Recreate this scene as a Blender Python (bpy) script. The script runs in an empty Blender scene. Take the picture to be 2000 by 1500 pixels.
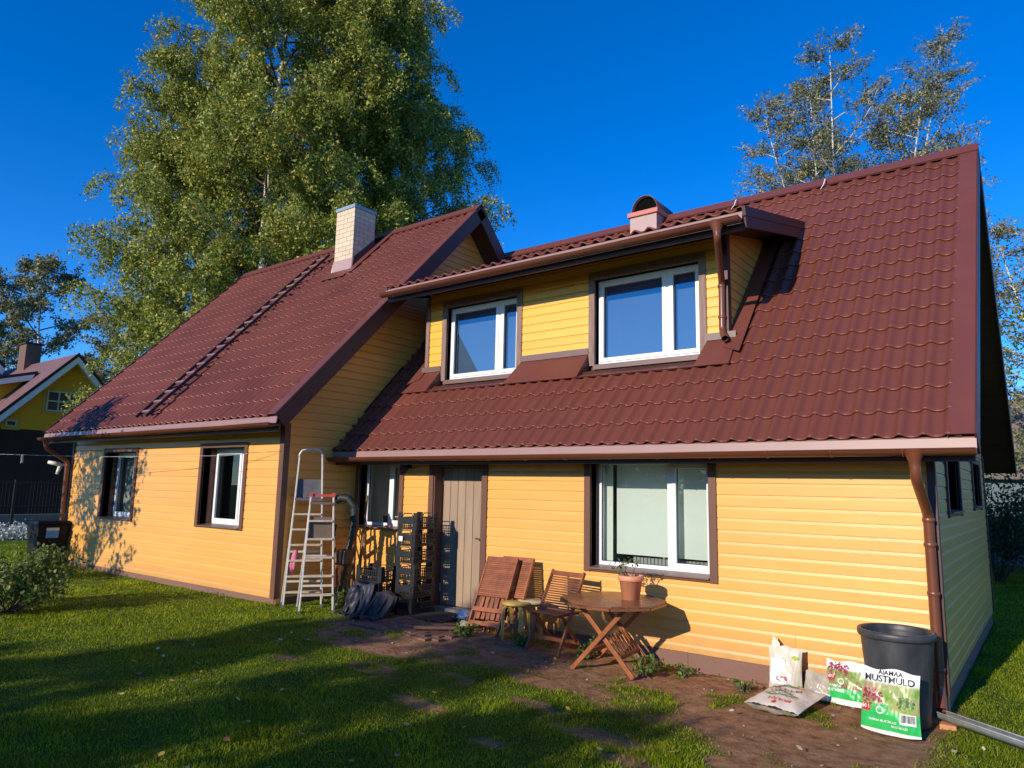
import bpy, math, random
import numpy as np
from mathutils import Vector, Matrix
R = math.radians
random.seed(7)
S = bpy.context.scene
COL = S.collection

# ------------------------------------------------------------------ camera
CAM = np.array([0.920, -7.945, 1.990])
YAW, PITCH, ROLL, FPX = 0.653, 0.148, 0.021, 1375.8
def cam_axes():
    cy, sy, cp, sp = math.cos(YAW), math.sin(YAW), math.cos(PITCH), math.sin(PITCH)
    w = np.array([-sy*cp, cy*cp, sp]); r = np.array([cy, sy, 0.]); u = np.cross(r, w)
    cr, sr = math.cos(ROLL), math.sin(ROLL)
    return w, cr*r+sr*u, -sr*r+cr*u
W_, R_, U_ = cam_axes()
cd = bpy.data.cameras.new('camera'); cam = bpy.data.objects.new('camera', cd); COL.objects.link(cam)
cd.sensor_fit = 'HORIZONTAL'; cd.sensor_width = 36; cd.lens = FPX/2000*36
cd.clip_start = .05; cd.clip_end = 2000
cam.matrix_world = Matrix(((R_[0], U_[0], -W_[0], CAM[0]), (R_[1], U_[1], -W_[1], CAM[1]), (R_[2], U_[2], -W_[2], CAM[2]), (0, 0, 0, 1)))
S.camera = cam

# ------------------------------------------------------------------ sky, sun, exposure
SUN_AZ, SUN_EL = 5.0, 20.0          # degrees, light travels towards +Y and a little +X
wd = bpy.data.worlds.new('World'); S.world = wd; wd.use_nodes = True
wn = wd.node_tree; bg = wn.nodes['Background']
sky = wn.nodes.new('ShaderNodeTexSky'); sky.sky_type = 'NISHITA'; sky.sun_disc = False
sky.sun_elevation = R(SUN_EL); sky.sun_rotation = R(180+SUN_AZ)
sky.air_density = 1.0; sky.dust_density = 0.0; sky.ozone_density = 6.0; sky.altitude = 1500
hs = wn.nodes.new('ShaderNodeHueSaturation'); hs.inputs['Saturation'].default_value = 1.22; hs.inputs['Hue'].default_value = .509
wn.links.new(sky.outputs[0], hs.inputs['Color']); wn.links.new(hs.outputs[0], bg.inputs['Color'])
bg.inputs['Strength'].default_value = 0.14
sl_ = bpy.data.lights.new('sun', 'SUN'); sl_.energy = 3.0; sl_.angle = R(.53); sl_.color = (1, .88, .71)
so = bpy.data.objects.new('sun', sl_); COL.objects.link(so)
so.rotation_euler = Vector((math.sin(R(SUN_AZ))*math.cos(R(SUN_EL)), math.cos(R(SUN_AZ))*math.cos(R(SUN_EL)), -math.sin(R(SUN_EL)))).to_track_quat('-Z', 'Y').to_euler()
S.view_settings.view_transform = 'Standard'; S.view_settings.look = 'None'
S.view_settings.exposure = 0.72; S.view_settings.gamma = 1.0; S.view_settings.use_curve_mapping = False

# ------------------------------------------------------------------ materials
def nt(name):
    m = bpy.data.materials.new(name); m.use_nodes = True
    t = m.node_tree; b = t.nodes['Principled BSDF']
    return m, t, b
def lk(t, a, b): t.links.new(a, b)
def coords(t, scale=(1, 1, 1), kind='Object'):
    tc = t.nodes.new('ShaderNodeTexCoord'); mp = t.nodes.new('ShaderNodeMapping')
    lk(t, tc.outputs[kind], mp.inputs['Vector']); mp.inputs['Scale'].default_value = scale
    return mp.outputs[0]
def noise(t, vec, scale, detail=4, rough=.6):
    n = t.nodes.new('ShaderNodeTexNoise'); n.inputs['Scale'].default_value = scale
    n.inputs['Detail'].default_value = detail; n.inputs['Roughness'].default_value = rough
    lk(t, vec, n.inputs['Vector']); return n.outputs['Fac']
def ramp(t, fac, stops, interp='LINEAR'):
    r = t.nodes.new('ShaderNodeValToRGB'); r.color_ramp.interpolation = interp
    e = r.color_ramp.elements
    while len(e) < len(stops): e.new(.5)
    for i, (p, c) in enumerate(stops):
        e[i].position = p; e[i].color = (*c, 1)
    lk(t, fac, r.inputs['Fac']); return r.outputs['Color']
def bump(t, b, h, strength, dist=.01):
    n = t.nodes.new('ShaderNodeBump'); n.inputs['Strength'].default_value = strength
    n.inputs['Distance'].default_value = dist; lk(t, h, n.inputs['Height']); lk(t, n.outputs[0], b.inputs['Normal'])
def sc(c, k): return tuple(min(1, x*k) for x in c)
def mat(name, col, rough=.6, var=.12, nscale=3, stretch=(1, 1, 1), bmp=0, bscale=40, metal=0, spec=.5, rand=0, col2=None, coat=0):
    m, t, b = nt(name)
    v = coords(t, stretch); f = noise(t, v, nscale)
    c = ramp(t, f, [(.25, sc(col, 1-var)), (.75, sc(col2 or col, 1+var))])
    if rand:
        oi = t.nodes.new('ShaderNodeObjectInfo'); h = t.nodes.new('ShaderNodeHueSaturation')
        mr = t.nodes.new('ShaderNodeMapRange'); mr.inputs['To Min'].default_value = 1-rand; mr.inputs['To Max'].default_value = 1+rand
        lk(t, oi.outputs['Random'], mr.inputs['Value']); lk(t, mr.outputs[0], h.inputs['Value']); lk(t, c, h.inputs['Color']); c = h.outputs[0]
    lk(t, c, b.inputs['Base Color'])
    b.inputs['Roughness'].default_value = rough; b.inputs['Metallic'].default_value = metal
    b.inputs['Specular IOR Level'].default_value = spec; b.inputs['Coat Weight'].default_value = coat
    if bmp: bump(t, b, noise(t, v, bscale, 5), bmp)
    return m
M = {}
M['siding'] = mat('siding_ochre', (.80, .395, .088), .38, .07, 2.2, (.5, .5, 6), .16, 30, rand=.035, spec=.6)
M['siding_dormer'] = mat('siding_yellow', (.86, .455, .07), .42, .06, 2.2, (.5, .5, 6), .2, 30, rand=.03)
def weather(m, zmax):
    t = m.node_tree; b = t.nodes['Principled BSDF']; old = b.inputs['Base Color'].links[0].from_socket
    tc = t.nodes.new('ShaderNodeTexCoord'); sx = t.nodes.new('ShaderNodeSeparateXYZ'); lk(t, tc.outputs['Object'], sx.inputs[0])
    mr = t.nodes.new('ShaderNodeMapRange'); mr.inputs['From Min'].default_value = zmax; mr.inputs['From Max'].default_value = .18; lk(t, sx.outputs['Z'], mr.inputs['Value'])
    n = noise(t, coords(t, (1.5, 1.5, 4)), 4, 6, .7); mu = t.nodes.new('ShaderNodeMath'); mu.operation = 'MULTIPLY'; lk(t, mr.outputs[0], mu.inputs[0]); lk(t, n, mu.inputs[1])
    n2 = noise(t, coords(t, (.8, .8, .35)), 2.0, 5, .65); n2r = t.nodes.new('ShaderNodeMapRange'); n2r.inputs['From Min'].default_value = .5; n2r.inputs['From Max'].default_value = .85; n2r.inputs['To Max'].default_value = .3; lk(t, n2, n2r.inputs['Value'])
    mx0 = t.nodes.new('ShaderNodeMix'); mx0.data_type = 'RGBA'; lk(t, n2r.outputs[0], mx0.inputs['Factor']); lk(t, old, mx0.inputs['A']); mx0.inputs['B'].default_value = (.80, .46, .16, 1)
    mx = t.nodes.new('ShaderNodeMix'); mx.data_type = 'RGBA'; lk(t, mu.outputs[0], mx.inputs['Factor']); lk(t, mx0.outputs['Result'], mx.inputs['A']); mx.inputs['B'].default_value = (.36, .21, .10, 1); lk(t, mx.outputs['Result'], b.inputs['Base Color'])
weather(M['siding'], .62)
M['trim'] = mat('trim_brown', (.135, .058, .036), .6, .18, 5, (1, 1, .3), .2, 40, rand=.05)
M['trim_old'] = mat('trim_weathered', (.24, .155, .13), .75, .35, 14, (3, 3, .35), .5, 25)
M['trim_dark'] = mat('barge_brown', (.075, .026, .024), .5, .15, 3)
M['soffit'] = mat('soffit_brown', (.06, .025, .018), .5, .25, 4, (.4, 5, 5), .2, 20)
M['roof'] = mat('roof_metal', (.158, .048, .035), .36, .2, .7, (1, 1, 1), .04, 300, spec=.3, rand=.03, col2=(.182, .056, .036))
M['flash'] = mat('roof_flashing', (.158, .047, .035), .42, .10, 2, bmp=.05, bscale=200)
M['fascia'] = mat('eave_flashing', (.31, .18, .16), .45, .06, 3)
M['gutter'] = mat('gutter_brown', (.155, .048, .022), .36, .1, 3, spec=.6)
M['white'] = mat('window_white', (.80, .80, .79), .35, .03, 6)
M['sill'] = mat('sill_metal', (.18, .11, .09), .4, .1, 4)
M['plinth'] = mat('plinth_panel', (.21, .115, .085), .9, .12, 60, bmp=.4, bscale=160)
M['door'] = mat('door_paint', (.33, .235, .16), .75, .16, 3, (2, 2, .35), .25, 20, rand=.04)
M['dark'] = mat('dark_interior', (.05, .05, .055), .9, .2, 2)
M['room'] = mat('room_pale', (.50, .50, .47), .9, .05, 2)
M['blind'] = mat('roller_blind', (.62, .66, .60), .9, .03, 2)
M['blind_blue'] = mat('blue_grey_blind', (.09, .155, .25), .9, .06, 2)
M['blind_grey'] = mat('grey_blind', (.30, .31, .28), .9, .05, 2)
M['cowl_shade'] = mat('cowl_shade', (.003, .003, .003), .95, .2, 4, spec=.1)  # near-black colour stands in for the shade inside the cowl
M['alu'] = mat('aluminium', (.66, .61, .53), .42, .15, 12, metal=.15, spec=.5)
M['tread'] = mat('ladder_tread', (.52, .42, .30), .7, .25, 14)
M['redplastic'] = mat('red_plastic', (.55, .08, .06), .45, .1, 5)
M['greyplate'] = mat('grey_platform', (.12, .115, .12), .7, .2, 9)
M['brownplate'] = mat('brown_platform', (.16, .11, .08), .7, .2, 9)
M['black'] = mat('black_plastic', (.018, .019, .022), .38, .3, 6, bmp=.05, bscale=60)
M['tub'] = mat('tub_plastic', (.022, .026, .036), .46, .3, 7, (1, 1, .35), .08, 50, col2=(.05, .052, .056))
M['tarp'] = mat('dark_tarp', (.022, .024, .036), .5, .4, 5, bmp=.35, bscale=30)
M['tarp2'] = mat('dark_cloth', (.05, .042, .04), .85, .35, 5, bmp=.4, bscale=30)
M['teak'] = mat('oiled_wood', (.27, .085, .028), .36, .3, 5, (2, 2, 2), .2, 40, rand=.15)
M['teak_table'] = mat('table_wood', (.20, .075, .036), .26, .35, 5, (1.2, 6, 6), .2, 40, rand=.12)
M['stool'] = mat('stool_paint', (.52, .36, .09), .55, .3, 9, (1, 1, .5), rand=.08)
M['stool_pale'] = mat('stool_pale_paint', (.52, .50, .30), .55, .3, 9)
M['terra'] = mat('terracotta_plastic', (.70, .29, .16), .5, .06, 6)
M['leafgreen'] = mat('pot_leaf', (.08, .12, .035), .5, .3, 20)
M['stem'] = mat('plant_stem', (.17, .13, .07), .8, .3, 20)
M['iron'] = mat('tool_iron', (.06, .055, .05), .6, .4, 20, metal=.4)
M['shaft'] = mat('tool_wood', (.20, .11, .055), .7, .3, 10, (3, 3, .5))
M['hose'] = mat('ribbed_hose', (.02, .022, .02), .5, .3, 8)
M['pink'] = mat('pink_cloth', (.62, .18, .26), .9, .15, 10)
M['paper'] = mat('brown_paper', (.38, .22, .09), .85, .25, 9, bmp=.5, bscale=20)
M['mat'] = mat('door_mat', (.03, .026, .024), .95, .3, 60)
M['clay'] = mat('brick_red', (.19, .09, .06), .9, .3, 25, bmp=.3, bscale=60, rand=.15)
M['cbrick'] = mat('chimney_brick', (.62, .50, .35), .85, .12, 18, bmp=.25, bscale=70, rand=.08)
M['mortar'] = mat('mortar', (.42, .36, .29), .95, .15, 30)
M['tincap'] = mat('zinc_cap', (.27, .36, .38), .45, .12, 5, metal=.3)
M['redcap'] = mat('red_cap', (.55, .17, .12), .6, .12, 8)
M['chimflash'] = mat('chimney_flashing', (.42, .28, .25), .35, .06, 4)
M['galv'] = mat('galvanised', (.50, .54, .54), .45, .25, 14, metal=.15)
M['orangebrick'] = mat('orange_brick', (.55, .25, .12), .9, .2, 20)
M['nyellow'] = mat('neighbour_yellow', (.78, .40, .015), .7, .08, 3, (.4, .4, 5), rand=.05)
M['nbrown'] = mat('neighbour_brown', (.035, .018, .014), .8, .25, 5, (4, 4, .4))
M['nwhite'] = mat('neighbour_white', (.72, .74, .76), .5, .05, 4)
M['nroof'] = mat('neighbour_roof', (.19, .10, .095), .55, .12, 3)
M['nwinframe'] = mat('neighbour_frame', (.55, .53, .5), .5, .06, 4)
M['ochretrim'] = mat('neighbour_trim', (.55, .36, .05), .7, .08, 3)
M['nchim'] = mat('neighbour_chimney', (.16, .095, .075), .9, .2, 10)
M['concrete'] = mat('concrete', (.22, .21, .2), .9, .2, 6)
M['label_blue'] = mat('label_blue', (.09, .33, .58), .5, .3, 20)
M['label_white'] = mat('label_white', (.72, .72, .70), .6, .06, 20)
M['shedroof'] = mat('shed_shingle', (.17, .15, .13), .95, .35, 6, (5, 1, 1), .5, 20, rand=.1)
M['bluewhite'] = mat('pale_blue_wall', (.12, .17, .21), .8, .1, 4)
M['cord'] = mat('clothes_line', (.42, .44, .44), .7, .05, 4)
M['peg'] = mat('clothes_peg', (.62, .55, .36), .7, .1, 8)
M['lampwhite'] = mat('lamp_white', (.72, .70, .62), .5, .05, 8)
M['stone'] = mat('pebble', (.30, .27, .24), .9, .25, 20, rand=.3)
M['binblack'] = mat('bin_plastic', (.008, .008, .010), .6, .3, 6, spec=.25)
M['bottle'] = mat('tinted_jar', (.05, .06, .06), .2, .2, 8)
def glass(name, fac, tint=(.85, .9, .9)):
    m, t, b = nt(name); t.nodes.remove(b)
    out = t.nodes['Material Output']; mx = t.nodes.new('ShaderNodeMixShader')
    tr = t.nodes.new('ShaderNodeBsdfTransparent'); tr.inputs[0].default_value = (*tint, 1)
    gl = t.nodes.new('ShaderNodeBsdfGlossy'); gl.inputs['Roughness'].default_value = .0; gl.inputs[0].default_value = (.95, .97, 1, 1)
    lw = t.nodes.new('ShaderNodeLayerWeight'); lw.inputs['Blend'].default_value = .25
    mr = t.nodes.new('ShaderNodeMapRange'); mr.inputs['To Min'].default_value = fac; mr.inputs['To Max'].default_value = 1.
    lk(t, lw.outputs['Fresnel'], mr.inputs['Value']); lk(t, mr.outputs[0], mx.inputs[0])
    lk(t, tr.outputs[0], mx.inputs[1]); lk(t, gl.outputs[0], mx.inputs[2]); lk(t, mx.outputs[0], out.inputs['Surface'])
    return m
M['glass'] = glass('window_glass', .05)
M['glass_up'] = glass('window_glass_coated', .22, (.85, .88, .9))
def leafmat(name, stops, trans=.35, patch=0.):
    m, t, b = nt(name); out = t.nodes['Material Output']
    g = t.nodes.new('ShaderNodeNewGeometry')
    c = ramp(t, g.outputs['Random Per Island'], stops)
    if patch:
        h = t.nodes.new('ShaderNodeHueSaturation'); f = noise(t, coords(t), 1.7, 5, .65); mr = t.nodes.new('ShaderNodeMapRange'); mr.inputs['From Min'].default_value = .3; mr.inputs['From Max'].default_value = .7
        mr.inputs['To Min'].default_value = 1-patch; mr.inputs['To Max'].default_value = 1+patch; lk(t, f, mr.inputs['Value']); lk(t, mr.outputs[0], h.inputs['Value']); lk(t, c, h.inputs['Color'])
        f2 = noise(t, coords(t, (1, 1, 0)), .9, 3); mr2 = t.nodes.new('ShaderNodeMapRange'); mr2.inputs['To Min'].default_value = .478; mr2.inputs['To Max'].default_value = .522; lk(t, f2, mr2.inputs['Value']); lk(t, mr2.outputs[0], h.inputs['Hue']); c = h.outputs[0]
    lk(t, c, b.inputs['Base Color']); b.inputs['Roughness'].default_value = .5
    b.inputs['Specular IOR Level'].default_value = .35
    tl = t.nodes.new('ShaderNodeBsdfTranslucent'); mx = t.nodes.new('ShaderNodeMixShader'); mx.inputs[0].default_value = trans
    lk(t, c, tl.inputs['Color']); lk(t, b.outputs[0], mx.inputs[1]); lk(t, tl.outputs[0], mx.inputs[2]); lk(t, mx.outputs[0], out.inputs['Surface'])
    return m
M['birchleaf'] = leafmat('birch_leaves', [(0, (.10, .14, .02)), (.5, (.27, .325, .045)), (.86, (.50, .50, .12)), (.965, (.60, .52, .11)), (.99, (.78, .48, .03))])
M['birchleaf_thin'] = leafmat('sparse_birch_leaves', [(0, (.09, .11, .05)), (.6, (.20, .21, .09)), (.9, (.36, .32, .14)), (1, (.5, .38, .14))], .25)
M['bushleaf'] = leafmat('shrub_leaves', [(0, (.06, .115, .02)), (.6, (.15, .21, .04)), (1, (.32, .34, .11))], .35)
M['hedgeleaf'] = leafmat('hedge_leaves', [(0, (.03, .06, .02)), (.6, (.06, .10, .03)), (.92, (.12, .15, .04)), (1, (.35, .28, .05))], .3)
M['weedleaf'] = leafmat('weed_leaves', [(0, (.06, .13, .02)), (.6, (.13, .22, .03)), (1, (.24, .30, .06))], .35)
M['silver'] = leafmat('silver_leaves', [(0, (.35, .38, .36)), (1, (.62, .64, .62))], .2)
M['grass'] = leafmat('grass_blades', [(0, (.13, .20, .005)), (.5, (.275, .37, .006)), (.9, (.42, .45, .012)), (1, (.50, .42, .10))], .55, .35)
def birchbark():
    m, t, b = nt('birch_bark'); v = coords(t, (1, 1, .6)); f = noise(t, v, 5, 6, .7)
    f2 = noise(t, coords(t, (2, 2, 9)), 3, 3)
    c = ramp(t, f, [(.38, (.05, .045, .04)), (.47, (.62, .59, .54)), (.8, (.72, .70, .66))])
    lk(t, c, b.inputs['Base Color']); b.inputs['Roughness'].default_value = .8; bump(t, b, f2, .3); return m
M['bark'] = birchbark()
M['twig'] = mat('twig_bark', (.10, .075, .06), .8, .3, 8)
M['twig_pale'] = mat('twig_pale', (.45, .41, .36), .8, .3, 8)
# ground: lawn and trodden soil, mixed by the "soil" attribute
def groundmat():
    m, t, b = nt('lawn_and_soil')
    at = t.nodes.new('ShaderNodeAttribute'); at.attribute_name = 'soil'
    v = coords(t)
    soil = ramp(t, noise(t, v, 7, 8, .7), [(.3, (.17, .08, .036)), (.5, (.39, .205, .10)), (.72, (.56, .33, .18))])
    lawn = ramp(t, noise(t, v, 2.5, 6), [(.3, (.05, .09, .008)), (.7, (.11, .18, .014))])
    mx = t.nodes.new('ShaderNodeMix'); mx.data_type = 'RGBA'
    lk(t, at.outputs['Fac'], mx.inputs['Factor']); lk(t, lawn, mx.inputs['A']); lk(t, soil, mx.inputs['B'])
    lk(t, mx.outputs['Result'], b.inputs['Base Color']); b.inputs['Roughness'].default_value = .95; b.inputs['Specular IOR Level'].default_value = .15
    bump(t, b, noise(t, v, 16, 8, .75), 1.0, .05); return m
M['ground'] = groundmat()

# ------------------------------------------------------------------ mesh helpers
class MB:
    def __init__(s): s.v = []; s.f = []; s.mi = []; s.m = 0; s.sm = False; s.fs = []
    def face(s, idx): s.f.append(tuple(idx)); s.mi.append(s.m); s.fs.append(s.sm)
    def poly(s, pts): n = len(s.v); s.v += [tuple(p) for p in pts]; s.face(range(n, n+len(pts))); return s
    def box(s, x0, x1, y0, y1, z0, z1):
        n = len(s.v); s.v += [(x, y, z) for x in (x0, x1) for y in (y0, y1) for z in (z0, z1)]
        for q in ((0, 1, 3, 2), (4, 6, 7, 5), (0, 4, 5, 1), (2, 3, 7, 6), (0, 2, 6, 4), (1, 5, 7, 3)): s.face([n+i for i in q])
        return s
    def hexa(s, p):      # 8 points: bottom 4 ccw, top 4 ccw
        n = len(s.v); s.v += [tuple(q) for q in p]
        for q in ((3, 2, 1, 0), (4, 5, 6, 7), (0, 1, 5, 4), (1, 2, 6, 5), (2, 3, 7, 6), (3, 0, 4, 7)): s.face([n+i for i in q])
        return s
    def beam(s, a, b, w, h, up=(0, 0, 1)):   # w across, h along 'up'
        a = Vector(a); b = Vector(b); d = (b-a).normalized(); up = Vector(up)
        if abs(d.dot(up)) > .98: up = Vector((0, 1, 0)) if abs(d.y) < .9 else Vector((1, 0, 0))
        sd = d.cross(up).normalized(); u = sd.cross(d)
        return s.hexa([a-sd*w/2-u*h/2, a+sd*w/2-u*h/2, a+sd*w/2+u*h/2, a-sd*w/2+u*h/2, b-sd*w/2-u*h/2, b+sd*w/2-u*h/2, b+sd*w/2+u*h/2, b-sd*w/2+u*h/2])
    def prism(s, pts, vec):  # planar polygon swept by vec
        n = len(s.v); k = len(pts); vec = Vector(vec)
        s.v += [tuple(p) for p in pts] + [tuple(Vector(p)+vec) for p in pts]
        s.face([n+i for i in reversed(range(k))]); s.face([n+k+i for i in range(k)])
        for i in range(k): j = (i+1) % k; s.face((n+i, n+j, n+k+j, n+k+i))
        return s
    def tube(s, pts, r, seg=8, cap=True, smooth=True):
        pts = [Vector(p) for p in pts]; rs = r if hasattr(r, '__len__') else [r]*len(pts)
        n0 = len(s.v); old = s.sm; s.sm = smooth; u = None
        for i, p in enumerate(pts):
            d = (pts[min(i+1, len(pts)-1)]-pts[max(i-1, 0)]).normalized()
            if u is None: u = d.orthogonal().normalized()
            else:
                u = u-d*u.dot(d)
                u = u.normalized() if u.length > 1e-6 else d.orthogonal().normalized()
            w = d.cross(u)
            for k in range(seg):
                a = 2*math.pi*k/seg; s.v.append(tuple(p+(u*math.cos(a)+w*math.sin(a))*rs[i]))
        for i in range(len(pts)-1):
            for k in range(seg):
                a = n0+i*seg+k; b = n0+i*seg+(k+1) % seg; s.face((a, b, b+seg, a+seg))
        s.sm = False
        if cap: s.face([n0+k for k in reversed(range(seg))]); s.face([n0+(len(pts)-1)*seg+k for k in range(seg)])
        s.sm = old; return s
    def lathe(s, prof, c=(0, 0, 0), seg=32, closed=False, smooth=True):
        n0 = len(s.v); old = s.sm; s.sm = smooth
        for r, z in prof:
            for k in range(seg):
                a = 2*math.pi*k/seg; s.v.append((c[0]+r*math.cos(a), c[1]+r*math.sin(a), c[2]+z))
        for i in range(len(prof)-1):
            for k in range(seg):
                a = n0+i*seg+k; b = n0+i*seg+(k+1) % seg; s.face((a, b, b+seg, a+seg))
        s.sm = old; return s
    def mesh(s, name, mats):
        me = bpy.data.meshes.new(name); me.from_pydata(s.v, [], s.f)
        for m in (mats if isinstance(mats, (list, tuple)) else [mats]): me.materials.append(M[m] if isinstance(m, str) else m)
        me.polygons.foreach_set('material_index', s.mi); me.polygons.foreach_set('use_smooth', s.fs); me.update(); return me
    def build(s, name, mats, parent=None, loc=None, bevel=0, **pr):
        o = bpy.data.objects.new(name, s.mesh(name, mats)); COL.objects.link(o)
        if parent: o.parent = parent
        if loc: o.location = loc
        if bevel:
            b = o.modifiers.new('bevel', 'BEVEL'); b.width = bevel; b.segments = 2; b.limit_method = 'ANGLE'
        for k, v in pr.items(): o[k] = v
        return o
def inst(name, me, parent=None, loc=(0, 0, 0), rot=(0, 0, 0), scale=None):
    o = bpy.data.objects.new(name, me); COL.objects.link(o); o.parent = parent; o.location = loc; o.rotation_euler = rot
    if scale: o.scale = scale
    return o
def thing(name, label, cat, loc=(0, 0, 0), rotz=0, group=None):
    o = bpy.data.objects.new(name, None); COL.objects.link(o); o.location = loc; o.rotation_euler = (0, 0, rotz)
    o.empty_display_size = .2
    return tag(o, label, cat, group)
def tag(o, label, cat, group=None):
    o['label'] = label; o['category'] = cat
    if group: o['group'] = group
    return o
def npmesh(name, V, F, mats, smooth=False):
    me = bpy.data.meshes.new(name); V = np.asarray(V, np.float32); F = np.asarray(F, np.int32); k = F.shape[1]
    me.vertices.add(len(V)); me.vertices.foreach_set('co', V.ravel())
    me.loops.add(F.size); me.loops.foreach_set('vertex_index', F.ravel())
    me.polygons.add(len(F)); me.polygons.foreach_set('loop_start', np.arange(len(F), dtype=np.int32)*k)
    try: me.polygons.foreach_set('loop_total', np.full(len(F), k, np.int32))
    except Exception: pass
    me.polygons.foreach_set('use_smooth', np.full(len(F), smooth))
    for m in (mats if isinstance(mats, (list, tuple)) else [mats]): me.materials.append(M[m])
    me.update(calc_edges=True); me.validate(); return me
def link(name, me, parent=None, **pr):
    o = bpy.data.objects.new(name, me); COL.objects.link(o); o.parent = parent
    for k, v in pr.items(): o[k] = v
    return o
# smooth value noise for numpy
_rng = np.random.default_rng(11); _tab = _rng.random((256, 256))
def vnoise(x, y):
    xi = np.floor(x).astype(int); yi = np.floor(y).astype(int); fx = x-xi; fy = y-yi
    fx = fx*fx*(3-2*fx); fy = fy*fy*(3-2*fy); t = lambda a, b: _tab[a % 256, b % 256]
    return (t(xi, yi)*(1-fx)+t(xi+1, yi)*fx)*(1-fy)+(t(xi, yi+1)*(1-fx)+t(xi+1, yi+1)*fx)*fy
def fbm(x, y, s, o=4):
    v = 0; a = .5; n = 0
    for i in range(o): v = v+a*vnoise(x*s+17.3*i, y*s-9.1*i); n += a; a *= .5; s *= 2.03
    return v/n
def sstep(a, b, x): t = np.clip((x-a)/(b-a), 0, 1); return t*t*(3-2*t)
def gz(x, y):
    x = np.asarray(x, float); y = np.asarray(y, float)
    near = np.exp(-((x+4)**2+(y+3)**2)/200.)
    return .2*sstep(-2., -6., x) + .035*(fbm(x, y, .9)-.5)*2*near*sstep(-.15, -.8, y)
def gzs(x, y): return float(gz(x, y))

# ================================================================== SETTING: ground
def soilmask(x, y):
    """bare trodden earth along the right wing and by the door"""
    d = -.75 - .55*fbm(x, y, .8, 3)*2 + .9*sstep(-1.0, -2.2, -x)*0
    band = sstep(-2.1, -1.45, y + .9*(fbm(x, y, 1.1, 3)-.5) + .35*np.exp(-((x+.9)/1.2)**2)*0)      # near the wall
    band = band*sstep(-7.4, -6.6, x)*(1-sstep(-.1, .25, x))*(1-sstep(.3, .5, y))
    def blob(cx, cy, rx, ry, k=.9):
        q = ((x-cx)/rx)**2+((y-cy)/ry)**2 + k*(fbm(x+3, y, 1.6, 4)-.5)*2
        return 1-sstep(.6, 1.15, q)
    s = np.maximum(band, blob(-5.6, -2.0, .95, .55)); s = np.maximum(s, blob(-.95, -1.75, 1.25, .6))
    s = np.maximum(s, blob(-3.3, -1.75, .5, .22)); s = np.maximum(s, blob(-2.2, -2.6, .55, .22, .6)*.9); s = np.maximum(s, blob(-.6, -2.5, .8, .3))
    s = np.maximum(s, blob(-4.7, -2.75, .35, .2)*.8)
    for b_ in ((-3.7, -3.15, .28, .12), (-2.75, -3.35, .2, .1), (-1.75, -2.95, .3, .12), (-4.0, -2.3, .3, .14), (-5.6, -3.2, .18, .1), (-3.0, -2.35, .4, .13)): s = np.maximum(s, blob(*b_)*.85)
    tuft = sstep(.64, .74, fbm(x-4, y+2, 2.6, 3))*(1-sstep(-1.0, -.45, y)*.35)
    return np.clip(s*(1-.85*tuft), 0, 1)
def ground():
    xs = np.concatenate([-np.geomspace(600, 12.2, 40), np.arange(-12, 3.0, .075), np.geomspace(3.1, 600, 40)])
    ys = np.concatenate([-np.geomspace(600, 7.3, 30), np.arange(-7.2, .35, .075), np.geomspace(.4, 900, 40)])
    X, Y = np.meshgrid(xs, ys, indexing='ij'); Z = gz(X, Y); sm = soilmask(X, Y)
    Z = Z - .015*sm + .012*sm*(fbm(X, Y, 6, 3)-.5)*2
    V = np.stack([X, Y, Z], -1).reshape(-1, 3); n, k = X.shape
    i = np.arange(n-1)[:, None]*k+np.arange(k-1)[None]; i = i.ravel()
    me = npmesh('ground', V, np.stack([i, i+k, i+k+1, i+1], 1), 'ground', True)
    a = me.attributes.new('soil', 'FLOAT', 'POINT'); a.data.foreach_set('value', sm.ravel().astype(np.float32))
    o = link('ground', me); o['kind'] = 'structure'; o['label'] = 'lawn with bare trodden earth along the house wall'
ground()

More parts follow.
